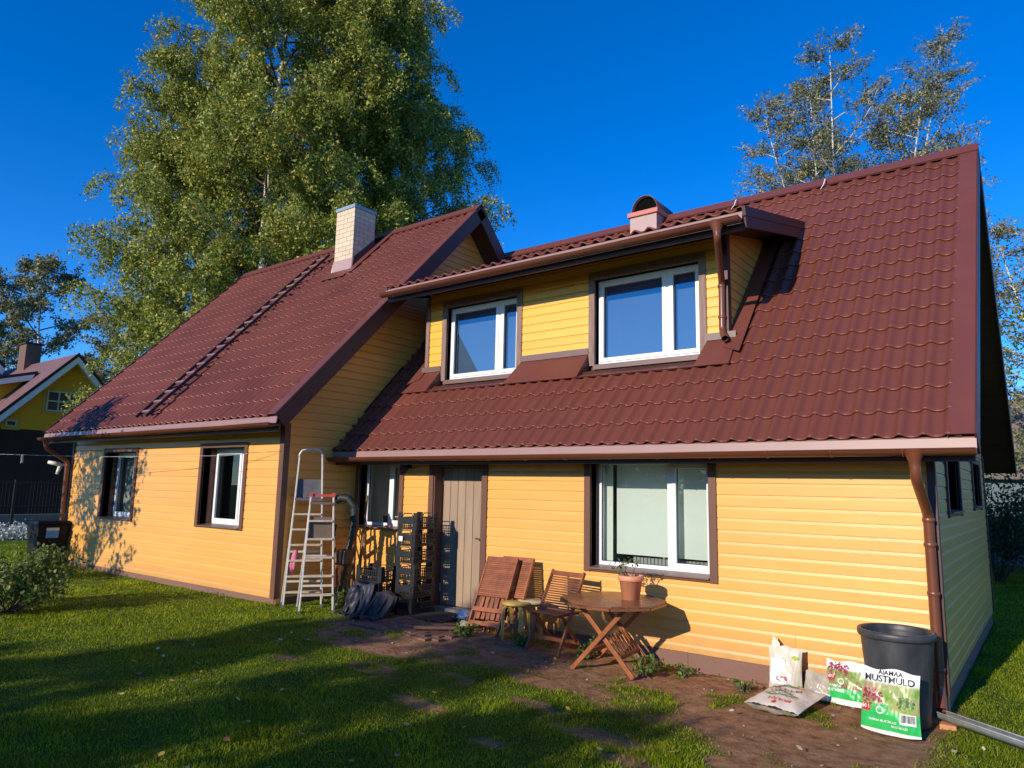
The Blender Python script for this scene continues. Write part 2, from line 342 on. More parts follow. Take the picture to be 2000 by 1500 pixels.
# ================================================================== THE HOUSE
H = thing('house', 'ochre yellow timber house of two wings with brown metal tile roofs', 'house', (0, 0, 0))
def PF(y0): return lambda u, o, z: (u, y0-o, z)          # wall facing -Y, u = x
def PX(x0): return lambda u, o, z: (x0+o, u, z)          # wall facing +X, u = y
def pb(mb, P, u0, u1, o0, o1, z0, z1):
    return mb.hexa([P(u0, o0, z0), P(u1, o0, z0), P(u1, o1, z0), P(u0, o1, z0), P(u0, o0, z1), P(u1, o0, z1), P(u1, o1, z1), P(u0, o1, z1)])
PITCH_B = .131
def boards(wall, P, ulo, uhi, z0, z1, openings, m, first=None, pitch=PITCH_B, joints=0):
    """one clad board after another; ulo / uhi are functions of z"""
    zb = first if first is not None else z0; rj = random.Random(int(abs(z1*1000))+len(openings))
    def one(fl, fr, za, zc, zb):
        if zc-za < .012 or fr(za)-fl(za) < .02 or fr(zc)-fl(zc) < .004: return
        zt = zb+pitch; k = zb+pitch*.73
        outz = lambda z: 0. if z <= k else -.0115*(z-k)/(zt-k)
        pr = [(outz(za), za)]+([(0., k)] if za < k < zc else [])+[(outz(zc-.004), zc-.004)]
        mb = MB(); ring = pr+[(-.026, pr[-1][1]), (-.026, za)]; q = len(ring); jo = rj.uniform(-.0012, .0012)
        for f_ in (fl, fr): mb.v += [P(f_(z), o+(jo if i < len(pr) else 0), z) for i, (o, z) in enumerate(ring)]
        for i in range(q): j = (i+1) % q; mb.face((i, j, q+j, q+i))
        mb.face(range(q)); mb.face([q+i for i in reversed(range(q))]); mb.build('board', m, wall)
    while zb < z1-.01:
        zt = zb+pitch; a = max(zb, z0); b = min(zt, z1); ops = sorted(o for o in openings if o[2] < b-.004 and o[3] > a+.004); left = ulo
        for o in ops+[None]:
            right = uhi if o is None else (lambda u: lambda z: u)(o[0])
            lu, ru = left(a), right(a)
            if joints and ru-lu > 2.2 and rj.random() < joints:
                uj = rj.uniform(lu+.6, ru-.6); one(left, (lambda u: lambda z: u-.001)(uj), a, b, zb); one((lambda u: lambda z: u+.001)(uj), right, a, b, zb)
            else: one(left, right, a, b, zb)
            if o is not None:
                f0, f1 = (lambda u: lambda z: u)(o[0]), (lambda u: lambda z: u)(o[1])
                one(f0, f1, a, min(b, o[2]), zb); one(f0, f1, max(a, o[3]), b, zb); left = f1
        zb = zt
def core(name, P, us, ztop, z0, openings, m, o0=-.027, o1=-.14, **kw):
    mb = MB(); br = sorted(set(list(us)+[u for o in openings for u in o[:2]]))
    for a, b in zip(br[:-1], br[1:]):
        um = (a+b)/2; hol = sorted((o[2], o[3]) for o in openings if o[0] < um < o[1]); z = z0
        for h0, h1 in hol: pb(mb, P, a, b, o0, o1, z, h0); z = h1
        ta, tb = ztop(a), ztop(b)
        mb.hexa([P(a, o0, z), P(b, o0, z), P(b, o1, z), P(a, o1, z), P(a, o0, max(ta, z+.001)), P(b, o0, max(tb, z+.001)), P(b, o1, max(tb, z+.001)), P(a, o1, max(ta, z+.001))])
    return mb.build(name, m, H, **kw)
def window(P, u0, u1, z0, z1, rec, stiles, casing=(.09, .09, .09, .09), cm='trim', glassm='glass', room='dark', frame=.05, blind=None, label=None, sill=True, deep=1.0, cproud=.022, opener=()):
    """u0..z1: the opening.  stiles: boundaries between lights"""
    mb = MB(); d0, d1 = -rec, -rec-.075
    pb(mb, P, u0, u1, d0, d1, z0, z0+frame+.02); pb(mb, P, u0, u1, d0, d1, z1-frame, z1)
    pb(mb, P, u0, u0+frame, d0, d1, z0+frame+.02, z1-frame); pb(mb, P, u1-frame, u1, d0, d1, z0+frame+.02, z1-frame)
    edges = [u0+frame]
    for s in stiles: pb(mb, P, s-.035, s+.035, d0, d1, z0+frame+.02, z1-frame); edges += [s-.035, s+.035]
    edges.append(u1-frame)
    w = mb.build('window', 'white', H, bevel=.004)
    if label: w['label'] = label
    for i in range(0, len(edges), 2):
        a, b = edges[i], edges[i+1]; za, zb = z0+frame+.02, z1-frame; g = 0
        if i//2 in opener:
            g = .048; sm = MB(); so_ = d0+.014
            pb(sm, P, a-.012, b+.012, so_, d0-.03, za-.012, za+g); pb(sm, P, a-.012, b+.012, so_, d0-.03, zb-g, zb+.012)
            pb(sm, P, a-.012, a+g, so_, d0-.03, za+g, zb-g); pb(sm, P, b-g, b+.012, so_, d0-.03, za+g, zb-g)
            sm.build('sash', 'white', w, bevel=.004)
        gm = MB(); gm.poly([P(a+g-.01, d0-.035, za+g-.01), P(b-g+.01, d0-.035, za+g-.01), P(b-g+.01, d0-.035, zb-g+.01), P(a+g-.01, d0-.035, zb-g+.01)]); gm.build('pane', glassm, w)
        gk = MB(); t_ = .008
        pb(gk, P, a+g, a+g+t_, d0-.02, d0-.034, za+g, zb-g); pb(gk, P, a+g+t_, b-g, d0-.02, d0-.034, za+g, za+g+t_)
        gk.build('gasket', 'black', w)
    # reveal boards
    rv = MB(); t = .02
    pb(rv, P, u0-t, u0, .0, -rec-.02, z0-t, z1+t); pb(rv, P, u1, u1+t, 0., -rec-.02, z0-t, z1+t)
    pb(rv, P, u0, u1, 0., -rec-.02, z1, z1+t)
    rv.build('reveal', cm, w)
    cl, cr, ct, cb = casing
    if cl: pb(MB(), P, 0, 0, 0, 0, 0, 0)
    for (a, b, c, d) in ((u0-cl, u0, z0-cb-.01, z1+ct), (u1, u1+cr, z0-cb-.01, z1+ct), (u0, u1, z1, z1+ct), (u0, u1, z0-cb, z0)):
        if b-a < .01 or d-c < .01: continue
        k = MB(); pr_ = cproud if b-a < .2 else cproud-.004
        pb(k, P, a, b, -.02, pr_, c, d); k.build('casing', cm, w, bevel=.004)
    if sill:
        k = MB(); k.hexa([P(u0+.002, cproud+.03, z0-.012), P(u1-.002, cproud+.03, z0-.012), P(u1-.002, -rec, z0+.01), P(u0+.002, -rec, z0+.01), P(u0+.002, cproud+.03, z0+.004), P(u1-.002, cproud+.03, z0+.004), P(u1-.002, -rec, z0+.026), P(u0+.002, -rec, z0+.026)])
        k.build('sill', 'sill', w)
    # the room behind
    rm = MB(); a, b, c, d, e, f = u0-.05, u1+.05, z0-.05, z1+.05, d1, d1-deep
    q = [P(a, e, c), P(b, e, c), P(b, f, c), P(a, f, c), P(a, e, d), P(b, e, d), P(b, f, d), P(a, f, d)]
    for idx in ((0, 1, 2, 3), (4, 5, 6, 7), (0, 3, 7, 4), (1, 2, 6, 5), (2, 3, 7, 6)): rm.poly([q[i] for i in idx])
    rm.build('room', room, w)
    if blind:
        for (a, b, c, d, o, bm_) in blind:
            k = MB(); pb(k, P, a, b, d1-o, d1-o-.006, c, d); k.build('roller_blind', bm_, w)
    return w

# ---- measured dimensions
XL, PL = -8.471, -1.412                       # side wall of left wing, its front wall
E_R = (-.453, 2.54); RIDGE_R = (3.641, 6.969); XR0, XR1 = XL, .396
E_L = (-1.865, 2.98); RIDGE_L = (2.587, 7.683); XL0, XL1 = -16.54, -8.035
def zr_front(y): return E_R[1]+(RIDGE_R[1]-E_R[1])*(y-E_R[0])/(RIDGE_R[0]-E_R[0])
def zl_front(y): return E_L[1]+(RIDGE_L[1]-E_L[1])*(y-E_L[0])/(RIDGE_L[0]-E_L[0])
def zr(y): return min(zr_front(y), zr_front(2*RIDGE_R[0]-y))
def zl(y): return min(zl_front(y), zl_front(2*RIDGE_L[0]-y))

# ---- right wing, front wall
opR = [(-8.33, -7.36, 1.33, 2.40), (-6.62, -5.656, .0, 2.33), (-3.84, -2.26, 1.03, 2.38)]
P0 = PF(0.)
wR = core('wall', P0, (XL, 0), lambda u: 2.62, -.1, opR, 'siding', label='front wall of the right wing clad in ochre boards')
bo = [(-8.36, -7.32, 1.29, 2.44), (-6.66, -5.61, 0, 2.38), (-3.88, -2.22, .98, 2.42)]
boards(wR, P0, lambda z: XL+.002, lambda z: -.03, .185, 2.6, bo, 'siding', first=.146, joints=.3)
window(P0, -8.33, -7.36, 1.33, 2.40, .16, [-7.74], casing=(.09, .09, .05, 0), opener=(1,), room='room', label='white casement window beside the corner, behind stacked crates')
wW1 = window(P0, -3.84, -2.26, 1.03, 2.38, .19, [-2.83], casing=(.09, .095, .05, .04), opener=(1,), room='room', deep=1.3,
       blind=[(-3.66, -2.2, 1.19, 2.42, .10, 'blind'), (-3.86, -3.685, 1.0, 2.42, .04, 'blind')], label='large white two-light window with a lowered roller blind')  # narrow second piece is an added pale panel standing for the lit jamb
# radiator behind the blind
mb = MB()
for i in range(24): pb(mb, P0, -3.45+i*.05, -3.41+i*.05, -.42, -.47, .99, 1.16)
mb.build('radiator', 'blind_grey', wW1)
# things seen inside the small window
mb = MB().lathe([(.0, 0), (.075, 0), (.1, .16), (.092, .16), (.07, .02)], (-8.06, .44, 1.34), 16)
tag(mb.build('flower_pot', 'black'), 'dark pot standing inside the small window', 'pot')
mb = MB(); mb.box(-7.98, -7.72, .4, .55, 1.34, 1.5); tag(mb.build('storage_box', 'white', bevel=.008), 'pale box standing inside the small window', 'box')
mb = MB().tube([(-7.62, -.02, 1.365), (-7.47, -.05, 1.365)], [.014, .014], 8).tube([(-7.47, -.05, 1.365), (-7.43, -.055, 1.365)], [.012, .003], 8)
tag(mb.build('marker_pen', 'redplastic'), 'small red handled tool lying on the window sill', 'tool')

# ---- door
dm = MB(); w6 = (-5.656+.0+6.62)/6
door = MB(); pb(door, P0, -6.60, -5.676, -.215, -.23, .25, 2.30); door = door.build('door', 'door', H, label='taupe vertical plank door under the eave')
for i in range(6):
    k = MB(); a = -6.60+.924*i/6; b = a+.924/6; pb(k, P0, a+.004, b-.004, -.19, -.216, .255, 2.295); k.build('plank', 'door', door, bevel=.004)
k = MB(); pb(k, P0, -5.765, -5.735, -.17, -.19, 1.17, 1.33); k.tube([P0(-5.75, -.17, 1.26), P0(-5.75, -.125, 1.26), P0(-5.86, -.12, 1.26)], .011, 8); k.build('handle', 'iron', door)
for z in (.5, 2.1): k = MB(); pb(k, P0, -6.605, -6.59, -.18, -.2, z-.06, z+.06); k.build('hinge', 'galv', door)
for (a, b, c, d) in ((-6.715, -6.62, .06, 2.44), (-5.656, -5.556, .06, 2.44), (-6.62, -5.656, 2.30, 2.44)):
    k = MB(); pb(k, P0, a, b, -.02, .022, c, d); k.build('casing', 'trim', door, bevel=.004)
k = MB(); pb(k, P0, -6.62, -6.60, 0, -.24, .1, 2.3); pb(k, P0, -5.676, -5.656, 0, -.24, .1, 2.3); pb(k, P0, -6.60, -5.676, 0, -.24, 2.30, 2.33); k.build('reveal', 'trim', door)
k = MB(); pb(k, P0, -6.62, -5.656, .03, -.24, .12, .245); k.build('threshold', 'concrete', door)

# ---- right wing, gable wall on the right
PG = PX(0.)
opG = [(1.06, 2.30, 1.84, 2.44), (4.16, 5.36, 1.88, 2.50)]
wG = core('wall', PG, (0.04, RIDGE_R[0], 6.183), lambda u: zr(u)-.14, -.1, opG, 'siding', label='shaded gable wall of the right wing')
slope = (RIDGE_R[1]-E_R[1])/(RIDGE_R[0]-E_R[0])
def gl_lo(z): return max(.0, (z+.16-zr_front(0))/slope)
def gl_hi(z): return min(6.183, 2*RIDGE_R[0]-(z+.16-zr_front(0))/slope)
boards(wG, PG, gl_lo, gl_hi, .185, 6.75, [(1.02, 2.34, 1.80, 2.48), (4.12, 5.40, 1.84, 2.54)], 'siding', first=.146)
for o in opG: window(PG, *o, .14, [], casing=(.08, .08, .08, .05), cm='trim_dark', label='small dark framed window in the shaded gable wall, ' + ('nearer one' if o[0] < 2 else 'farther one'))
k = MB(); k.box(-.05, .024, -.024, .05, .185, 2.5); k.build('corner_board', 'trim_dark', H, bevel=.003)
k = MB(); k.box(-.03, .02, 6.16, 6.25, .185, 2.7); k.build('corner_board', 'trim_dark', H)
k = MB(); k.box(XL+.02, -.14, 6.05, 6.18, -.1, 3.0); k.build('wall', 'siding', H, label='rear wall of the right wing')
# plinth panels
xs = [XL, -7.3, -6.72]; 
for a, b in ((XL+.01, -7.6), (-7.6, -6.72), (-5.55, -4.45), (-4.45, -3.25), (-3.25, -2.55), (-2.55, -1.35), (-1.35, -.02)):
    k = MB(); k.box(a+.002, b-.002, .012, .1, -.25, .19); k.build('plinth', 'plinth', H)
k = MB(); k.box(-.1, -.012, .02, 6.15, -.25, .19); k.build('plinth', 'plinth', H)

# ---- metal tile roofs
TW, TH, STEP, AMP = .2, .3547, .026, .040
def _ss(t): t = max(0., min(1., t)); return t*t*(3-2*t)
def wave(t): return AMP*(_ss((t-.18)/.30) if t < .5 else 1-_ss((t-.54)/.38))
def tile_rows(mb_pts, w=TW, n=8, L=TH):
    return [[(w*i/n, s, wave(i/n)+h) for i in range(n+1)] for s, h in ((-.012, -.002), (-.013, STEP-.006), (-.002, STEP), (L*.5, STEP*.45), (L, 0.))]
def tile_mesh(name, L):
    mb = MB(); TT = (0., .14, .26, .33, .40, .48, .56, .64, .72, .80, .9, 1.); n = len(TT); q = lambda s_, h: [(TW*t_, s_, wave(t_)+h) for t_ in TT]
    def band(r0, r1, smooth):
        o = len(mb.v); mb.v += r0+r1; mb.sm = smooth
        for j in range(n-1): mb.face((o+j, o+j+1, o+n+j+1, o+n+j))
    o = len(mb.v); mb.sm = True; rr = [q(.002, -.003), q(-.010, STEP*.25), q(-.013, STEP*.6), q(-.008, STEP*.93), q(.003, STEP)]
    for r_ in rr: mb.v += r_
    for i in range(4):
        for j in range(n-1): mb.face((o+i*n+j, o+i*n+j+1, o+(i+1)*n+j+1, o+(i+1)*n+j))
    o = len(mb.v); mb.v += q(.003, STEP)+q(L*.5, STEP*.45)+q(L, 0.); mb.sm = True
    for i in range(2):
        for j in range(n-1): mb.face((o+i*n+j, o+i*n+j+1, o+(i+1)*n+j+1, o+(i+1)*n+j))
    return mb.mesh(name, 'roof')
def slope_rot(E, T): return math.atan2(T[1]-E[1], T[0]-E[0])
def tiled(roof, E, T, x0, x1, nrow, keep, single, me_name, nsingle):
    th = slope_rot(E, T); ln = math.hypot(T[0]-E[0], T[1]-E[1]); L = ln/nrow; me = tile_mesh(me_name, L)
    cells = []
    c = 0
    while x0+c*TW < x1-.02:
        for r in range(nrow):
            x = x0+c*TW; s = r*L; y = E[0]+math.cos(th)*s; z = E[1]+math.sin(th)*s
            ym = E[0]+math.cos(th)*(s+L/2); zm = E[1]+math.sin(th)*(s+L/2)
            if keep(x+TW/2, ym): cells.append((np.linalg.norm(np.array([x+.1, ym, zm])-CAM), x, y, z, c))
        c += 1
    cells.sort()
    n1 = nsingle if single else 0
    for d, x, y, z, c in cells[:n1]: inst('tile', me, roof, (x, y, z), (th, 0, 0))
    V0 = np.array([v.co[:] for v in me.vertices]); F0 = np.array([p.vertices[:] for p in me.polygons])
    Rm = np.array([[1, 0, 0], [0, math.cos(th), -math.sin(th)], [0, math.sin(th), math.cos(th)]]); V0 = V0@Rm.T
    VV = []; FF = []
    for d, x, y, z, c in cells[n1:]:
        V = V0+np.array([x, y, z])
        V[:, 0] = np.minimum(V[:, 0], x1); FF.append(F0+len(VV)*len(V0)); VV.append(V)
    o = link('tile_field', npmesh('tile_field', np.concatenate(VV), np.concatenate(FF), 'roof', True), roof); o['kind'] = 'stuff'
def slab(E, T, t0, t1, ext=0.):       # cross-section points in YZ for one slope between offsets t0 and t1 along the normal
    th = slope_rot(E, T); n = (-math.sin(th), math.cos(th)); s = (math.cos(th), math.sin(th))
    return n, s
def slope_slab(mb, E, T, x0, x1, t0, t1, a0=0., a1=0.):
    th = slope_rot(E, T); n = (-math.sin(th), math.cos(th)); s = (math.cos(th), math.sin(th))
    p = [(E[0]+s[0]*a0, E[1]+s[1]*a0), (T[0]+s[0]*a1, T[1]+s[1]*a1)]
    pts = [(x0, p[0][0]+n[0]*t0, p[0][1]+n[1]*t0), (x0, p[1][0]+n[0]*t0, p[1][1]+n[1]*t0), (x0, p[1][0]+n[0]*t1, p[1][1]+n[1]*t1), (x0, p[0][0]+n[0]*t1, p[0][1]+n[1]*t1)]
    return mb.prism(pts, (x1-x0, 0, 0))
def mirror(E, T): return (2*T[0]-E[0], E[1])
def gable_roof(E, T, x0, x1, hole, label):
    r = MB(); Eb = mirror(E, T)
    if hole is None: slope_slab(r, E, T, x0, x1, -.008, -.13, .03)
    else:
        hx0, hx1, hy0, hy1 = hole; c_ = math.cos(slope_rot(E, T)); tot = math.hypot(T[0]-E[0], T[1]-E[1])
        slope_slab(r, E, T, x0, hx0, -.008, -.13, .03); slope_slab(r, E, T, hx1, x1, -.008, -.13, .03)
        slope_slab(r, E, T, hx0, hx1, -.008, -.13, .03, (hy0-E[0])/c_-tot); slope_slab(r, E, T, hx0, hx1, -.008, -.13, (hy1-E[0])/c_, 0)
    th = slope_rot(E, T); n = (math.sin(th), math.cos(th)); s = (-math.cos(th), math.sin(th))
    def rear(mb, xa, xb, t0, t1, a0=0, a1=0):
        p = [(Eb[0]+s[0]*a0, Eb[1]+s[1]*a0), (T[0]+s[0]*a1, T[1]+s[1]*a1)]
        pts = [(xa, p[0][0]+n[0]*t0, p[0][1]+n[1]*t0), (xa, p[1][0]+n[0]*t0, p[1][1]+n[1]*t0), (xa, p[1][0]+n[0]*t1, p[1][1]+n[1]*t1), (xa, p[0][0]+n[0]*t1, p[0][1]+n[1]*t1)]
        return mb.prism(pts, (xb-xa, 0, 0))
    rear(r, x0, x1, .03, -.13)
    roof = r.build('roof', 'soffit', H, label=label)
    k = MB(); rear(k, x0, x1, .06, .031); k.build('rear_slope', 'roof', roof)
    # verge flashing and barge boards at the right end
    k = MB(); slope_slab(k, E, T, x1-.20, x1+.004, .058, .05, -.02); slope_slab(k, E, T, x1-.205, x1-.198, .058, .0, -.02); k.build('verge_flashing', 'flash', roof)
    k = MB(); slope_slab(k, E, T, x1+.0, x1+.022, .055, -.20, -.02, .0); k.build('barge_board', 'trim_dark', roof)
    k = MB(); rear(k, x1, x1+.022, .065, -.2, -.02, 0); k.build('barge_board', 'trim_dark', roof)
    k = MB(); slope_slab(k, E, T, x0-.02, x0, .055, -.16, -.02); rear(k, x0-.02, x0, .06, -.16); k.build('barge_board', 'trim_dark', roof)
    # ridge cap
    k = MB(); slope_slab(k, E, T, x0-.01, x1+.02, .075, .065, math.hypot(T[0]-E[0], T[1]-E[1])-.17, .06); rear(k, x0-.01, x1+.02, .075, .065, math.hypot(T[0]-E[0], T[1]-E[1])-.17, .06)
    slope_slab(k, E, T, x0-.01, x1+.02, .08, .05, math.hypot(T[0]-E[0], T[1]-E[1])-.178, -math.hypot(T[0]-E[0], T[1]-E[1])+math.hypot(T[0]-E[0], T[1]-E[1])-.165)
    k.build('ridge_cap', 'flash', roof)
    return roof
DX0, DX1, DY = -7.69, -2.282, .818
roofR = gable_roof(E_R, RIDGE_R, XR0, XR1, (DX0, DX1, .60, 2.45), 'steep brown metal tile roof of the right wing')
tiled(roofR, E_R, RIDGE_R, XR0-.03, XR1-.2, 17, lambda x, y: not (DX0-.02 < x < DX1+.02 and .5 < y < 2.55), True, 'roof_tile', 300)
roofL = gable_roof(E_L, RIDGE_L, XL0, XL1, None, 'brown metal tile roof of the left wing')
tiled(roofL, E_L, RIDGE_L, XL0+.02, XL1-.2, 18, lambda x, y: not (-11.2 < x < -10.75 and y > 1.7), False, 'roof_tile_left', 0)

for x, n in ((-3.05, 3), (-1.62, 2)):
    k = MB(); th_ = slope_rot(E_R, RIDGE_R); p = Vector((x, RIDGE_R[0]-.10, RIDGE_R[1]-.02)); s_ = Vector((0, -math.cos(th_), -math.sin(th_))); nn = Vector((0, -math.sin(th_), math.cos(th_)))
    k.tube([p+nn*.06, p+s_*.10+nn*.095+Vector((.015, 0, 0)), p+s_*.2+nn*.06+Vector((.0, 0, 0)), p+s_*.32+nn*.055-Vector((.03, 0, 0))], [.012, .010, .008, .004], 6); k.build('bird_streak', 'label_white', roofR)

# ---- eave flashings, gutters, downpipes
def eave(E, x0, x1, roof, gy, gz_, r=.062, br=.62, name=None):
    k = MB(); k.prism([(x0, E[0]+.01, E[1]+.004), (x0, E[0]-.012, E[1]-.012), (x0, E[0]-.03, E[1]-.105), (x0, E[0]-.012, E[1]-.105)], (x1-x0, 0, 0)); k.build('eave_flashing', 'fascia', roof)
    k = MB(); k.box(x0+.01, x1-.02, E[0]+.035, E[0]+.06, E[1]-.22, E[1]-.02); k.build('fascia_board', 'trim_dark', roof)
    g = MB(); g.sm = True; N = 10; ring = [(math.cos(math.pi*(1+i/N)), math.sin(math.pi*(1+i/N))) for i in range(N+1)]
    n0 = len(g.v)
    for x in (x0, x1):
        for rr in (r, r-.004): g.v += [(x, gy+c*rr, gz_+s_*rr) for c, s_ in ring]
    q = N+1
    for i in range(N):
        g.face((i, i+1, 2*q+i+1, 2*q+i)); g.face((q+i, 3*q+i, 3*q+i+1, q+i+1))
    g.sm = False
    for e in (0, 2*q): g.face([e+i for i in range(q)])
    g.tube([(x0, gy-r, gz_), (x1, gy-r, gz_)], .007, 6)
    gut = g.build('gutter', 'gutter', roof)
    x = x0+.25; b = MB(); b.tube([(0, c*(r+.003), s_*(r+.003)) for c, s_ in ring], .0065, 5, smooth=False); me = b.mesh('gutter_bracket', 'gutter')
    while x < x1: inst('gutter_bracket', me, gut, (x, gy, gz_)); x += br
    return gut
gR = eave(E_R, XR0+.0, XR1+.012, roofR, -.545, 2.428)
gL = eave(E_L, XL0-.02, XL1+.012, roofL, -1.957, 2.868)
def downpipe(pts, r, funnel=None, straps=()):
    d = MB(); 
    if funnel: d.lathe([(.095, .0), (.09, -.02), (.05, -.12), (.047, -.16)], funnel, 16)
    P = [Vector(pts[0])]
    for i in range(1, len(pts)-1):
        a, b, c = Vector(pts[i-1]), Vector(pts[i]), Vector(pts[i+1]); k = min(.07, (b-a).length/2.2, (c-b).length/2.2)
        p0 = b+(a-b).normalized()*k; p1 = b+(c-b).normalized()*k
        for t in (0, .33, .66, 1): P.append((p0*(1-t)+b*t)*(1-t)+(b*(1-t)+p1*t)*t)
    P.append(Vector(pts[-1])); d.tube(P, r, 14, cap=False); d.tube(P, r-.004, 14, cap=False)
    o = d.build('downpipe', 'gutter', H)
    for s_ in straps:
        k = MB(); k.lathe([(r+.004, -.02), (r+.008, -.015), (r+.008, .015), (r+.004, .02)], s_, 14); k.build('pipe_collar', 'gutter', o)
    return o
downpipe([(-.075, -.545, 2.32), (-.075, -.545, 2.17), (-.05, -.10, 1.83), (-.045, -.095, .22), (-.03, -.19, .09)], .047, (-.075, -.545, 2.43), [(-.05, -.1, 1.78), (-.05, -.1, 1.55), (-.047, -.095, 1.1), (-.046, -.095, .42)])
dp2 = downpipe([(-16.2, -1.957, 2.78), (-16.2, -1.957, 2.66), (-16.15, -1.52, 2.38), (-16.14, -1.5, .35)], .045, (-16.2, -1.957, 2.87), [(-16.15, -1.51, 2.3), (-16.14, -1.5, 1.2)])

# ---- left wing walls
P1 = PF(PL)
opL = [(-10.79, -9.52, 1.27, 2.58), (-14.55, -13.25, 1.25, 2.56)]
wL = core('wall', P1, (XL-7.634, XL), lambda u: 3.05, -.1, opL, 'siding', label='front wall of the left wing with leaf shadows at its far end')
boards(wL, P1, lambda z: XL-7.634, lambda z: XL-.085, .293, 2.98, [(-10.83, -9.48, 1.24, 2.62), (-14.59, -13.21, 1.22, 2.60)], 'siding', first=.26, joints=.3)
window(P1, -10.79, -9.52, 1.27, 2.58, .24, [-9.95], casing=(.09, .09, .08, .02), opener=(0,), room='dark', blind=[(-10.2, -9.45, 1.3, 2.6, .3, 'blind_grey')], label='deep set white window nearest the corner of the left wing')
window(P1, -14.55, -13.25, 1.25, 2.56, .24, [-13.70], casing=(.09, .09, .08, .02), opener=(0,), room='room', blind=[(-14.6, -13.2, 1.2, 2.6, .06, 'blind_grey')], label='deep set white window with grey blind, by the leaf shadows')
PS = PX(XL)
wS = core('wall', PS, (PL+.05, RIDGE_L[0], 6.6), lambda u: zl(u)-.14, -.1, [], 'siding', label='shaded gable wall of the left wing behind the ladders')
sl2 = (RIDGE_L[1]-E_L[1])/(RIDGE_L[0]-E_L[0])
boards(wS, PS, lambda z: max(PL+.09, E_L[0]+(z+.16-E_L[1])/sl2), lambda z: min(6.59, 2*RIDGE_L[0]-E_L[0]-(z+.16-E_L[1])/sl2), .293, 7.45, [], 'siding', first=.26)
k = MB(); k.box(XL-.09, XL+.022, PL-.022, PL+.088, .293, 2.93); k.build('corner_board', 'trim', H, bevel=.004)
k = MB(); k.box(XL-7.70, XL-7.63, PL-.022, PL+.1, .293, 2.93); k.build('corner_board', 'trim_dark', H, bevel=.004)
k = MB(); k.box(XL-7.63, XL-.02, PL+.012, PL+.1, -.2, .297); k.build('plinth', 'plinth', H)
k = MB(); k.box(XL-.1, XL-.012, PL+.02, .05, -.2, .297); k.build('plinth', 'plinth', H)
k = MB(); k.box(-16.1, XL-.15, 6.45, 6.58, -.1, 3.2); k.prism([(-16.08, PL+.15, -.1), (-16.08, 6.45, -.1), (-16.08, 6.45, 3.0), (-16.08, RIDGE_L[0], 7.4), (-16.08, PL+.15, 3.0)], (.1, 0, 0)); k.build('wall', 'siding', H, label='rear walls of the left wing')

# ---- dormer on the right wing
ED = (.081, 5.34); TD = (2.80, 6.017)
PD = PF(DY)
opD = [(-7.22, -5.70, 3.80, 5.07), (-4.27, -2.66, 3.80, 5.08)]
wD = core('wall', PD, (DX0, DX1), lambda u: 5.42, 3.6, opD, 'soffit', label='bright yellow front wall of the roof dormer')
boards(wD, PD, lambda z: DX0+.07, lambda z: DX1-.02, 3.98, 5.36, [(-7.26, -5.66, 3.5, 5.12), (-4.31, -2.62, 3.5, 5.13)], 'siding_dormer', first=3.90)
for o, st, lb in ((opD[0], [-6.13], 'left dormer window reflecting the sky'), (opD[1], [-3.16], 'right dormer window reflecting the sky')):
    w = window(PD, *o, .10, st, casing=(.10, .10, .11, 0), cm='trim_old', glassm='glass_up', opener=(0, 1) if o[0] < -5 else (0, 1), label=lb, sill=False, room='dark', frame=.045, blind=[(o[0]+.04, o[1]-.04, o[2]+.04, o[3]-.03, .02, 'blind_blue')])
    k = MB(); pb(k, PD, o[0], o[1], .06, -.1, o[2]-.075, o[2]-.004); k.build('sill', 'sill', w)
k = MB(); pb(k, PD, DX0-.01, DX0+.07, -.03, .022, 3.92, 5.30); k.build('corner_board', 'trim_old', H)
k = MB(); k.box(DX1-.05, DX1+.022, DY-.03, DY+.08, 3.85, 5.36); k.build('corner_board', 'trim_dark', H)
def zd(y): return ED[1]+(TD[1]-ED[1])*(y-ED[0])/(TD[0]-ED[0])
sd = (TD[1]-ED[1])/(TD[0]-ED[0])
for x, sgn in ((DX1, 1), (DX0, -1)):
    Pc = (lambda x, sgn: lambda u, o, z: (x+sgn*o, u, z))(x, sgn)
    zi = zr_front(DY)+.02; yt = (5.3-zr_front(0))/slope
    c = MB(); c.prism([Pc(DY+.02, -.024, zi-.1), Pc(DY+.02, -.024, zd(DY)-.1), Pc(2.7, -.024, zd(2.7)-.1), Pc(2.7, -.024, zr_front(2.7)-.1)], (-sgn*.1, 0, 0))
    wc = c.build('wall', 'siding_dormer', H, label='triangular cheek of the dormer')
    if sgn > 0: boards(wc, Pc, lambda z: max(DY+.05, DY+.05+(z-5.36)/sd), lambda z: min(2.75, (z-.03-zr_front(0))/slope), 3.97, 5.86, [], 'siding', first=3.9)
r = MB(); slope_slab(r, ED, TD, -7.94, -1.783, -.01, -.13, .03, .05); roofD = r.build('roof', 'soffit', H, label='low pitched tile roof of the dormer')
tiled(roofD, ED, TD, -7.93, -1.86, 8, lambda x, y: True, False, 'roof_tile_dormer', 0)
k = MB(); slope_slab(k, ED, TD, -1.80, -1.76, .055, -.06, -.02, .05); slope_slab(k, ED, TD, -1.86, -1.80, .055, .045, -.02, .02); k.build('verge_flashing', 'trim_dark', roofD)
k = MB(); slope_slab(k, ED, TD, -1.805, -1.77, -.061, -.20, .0, .05); k.build('barge_board', 'trim_dark', roofD)
k = MB(); slope_slab(k, ED, TD, -7.965, -7.94, .05, -.16, -.02, .05); k.build('barge_board', 'trim_dark', roofD)
for i in range(4):   # soffit boards under the dormer eave
    k = MB(); y0 = .12+i*.175; slope_slab(k, (y0, zd(y0)-.02), (y0+.168, zd(y0+.168)-.02), -7.93, -1.81, -.115, -.128); k.build('soffit_board', 'soffit', roofD)
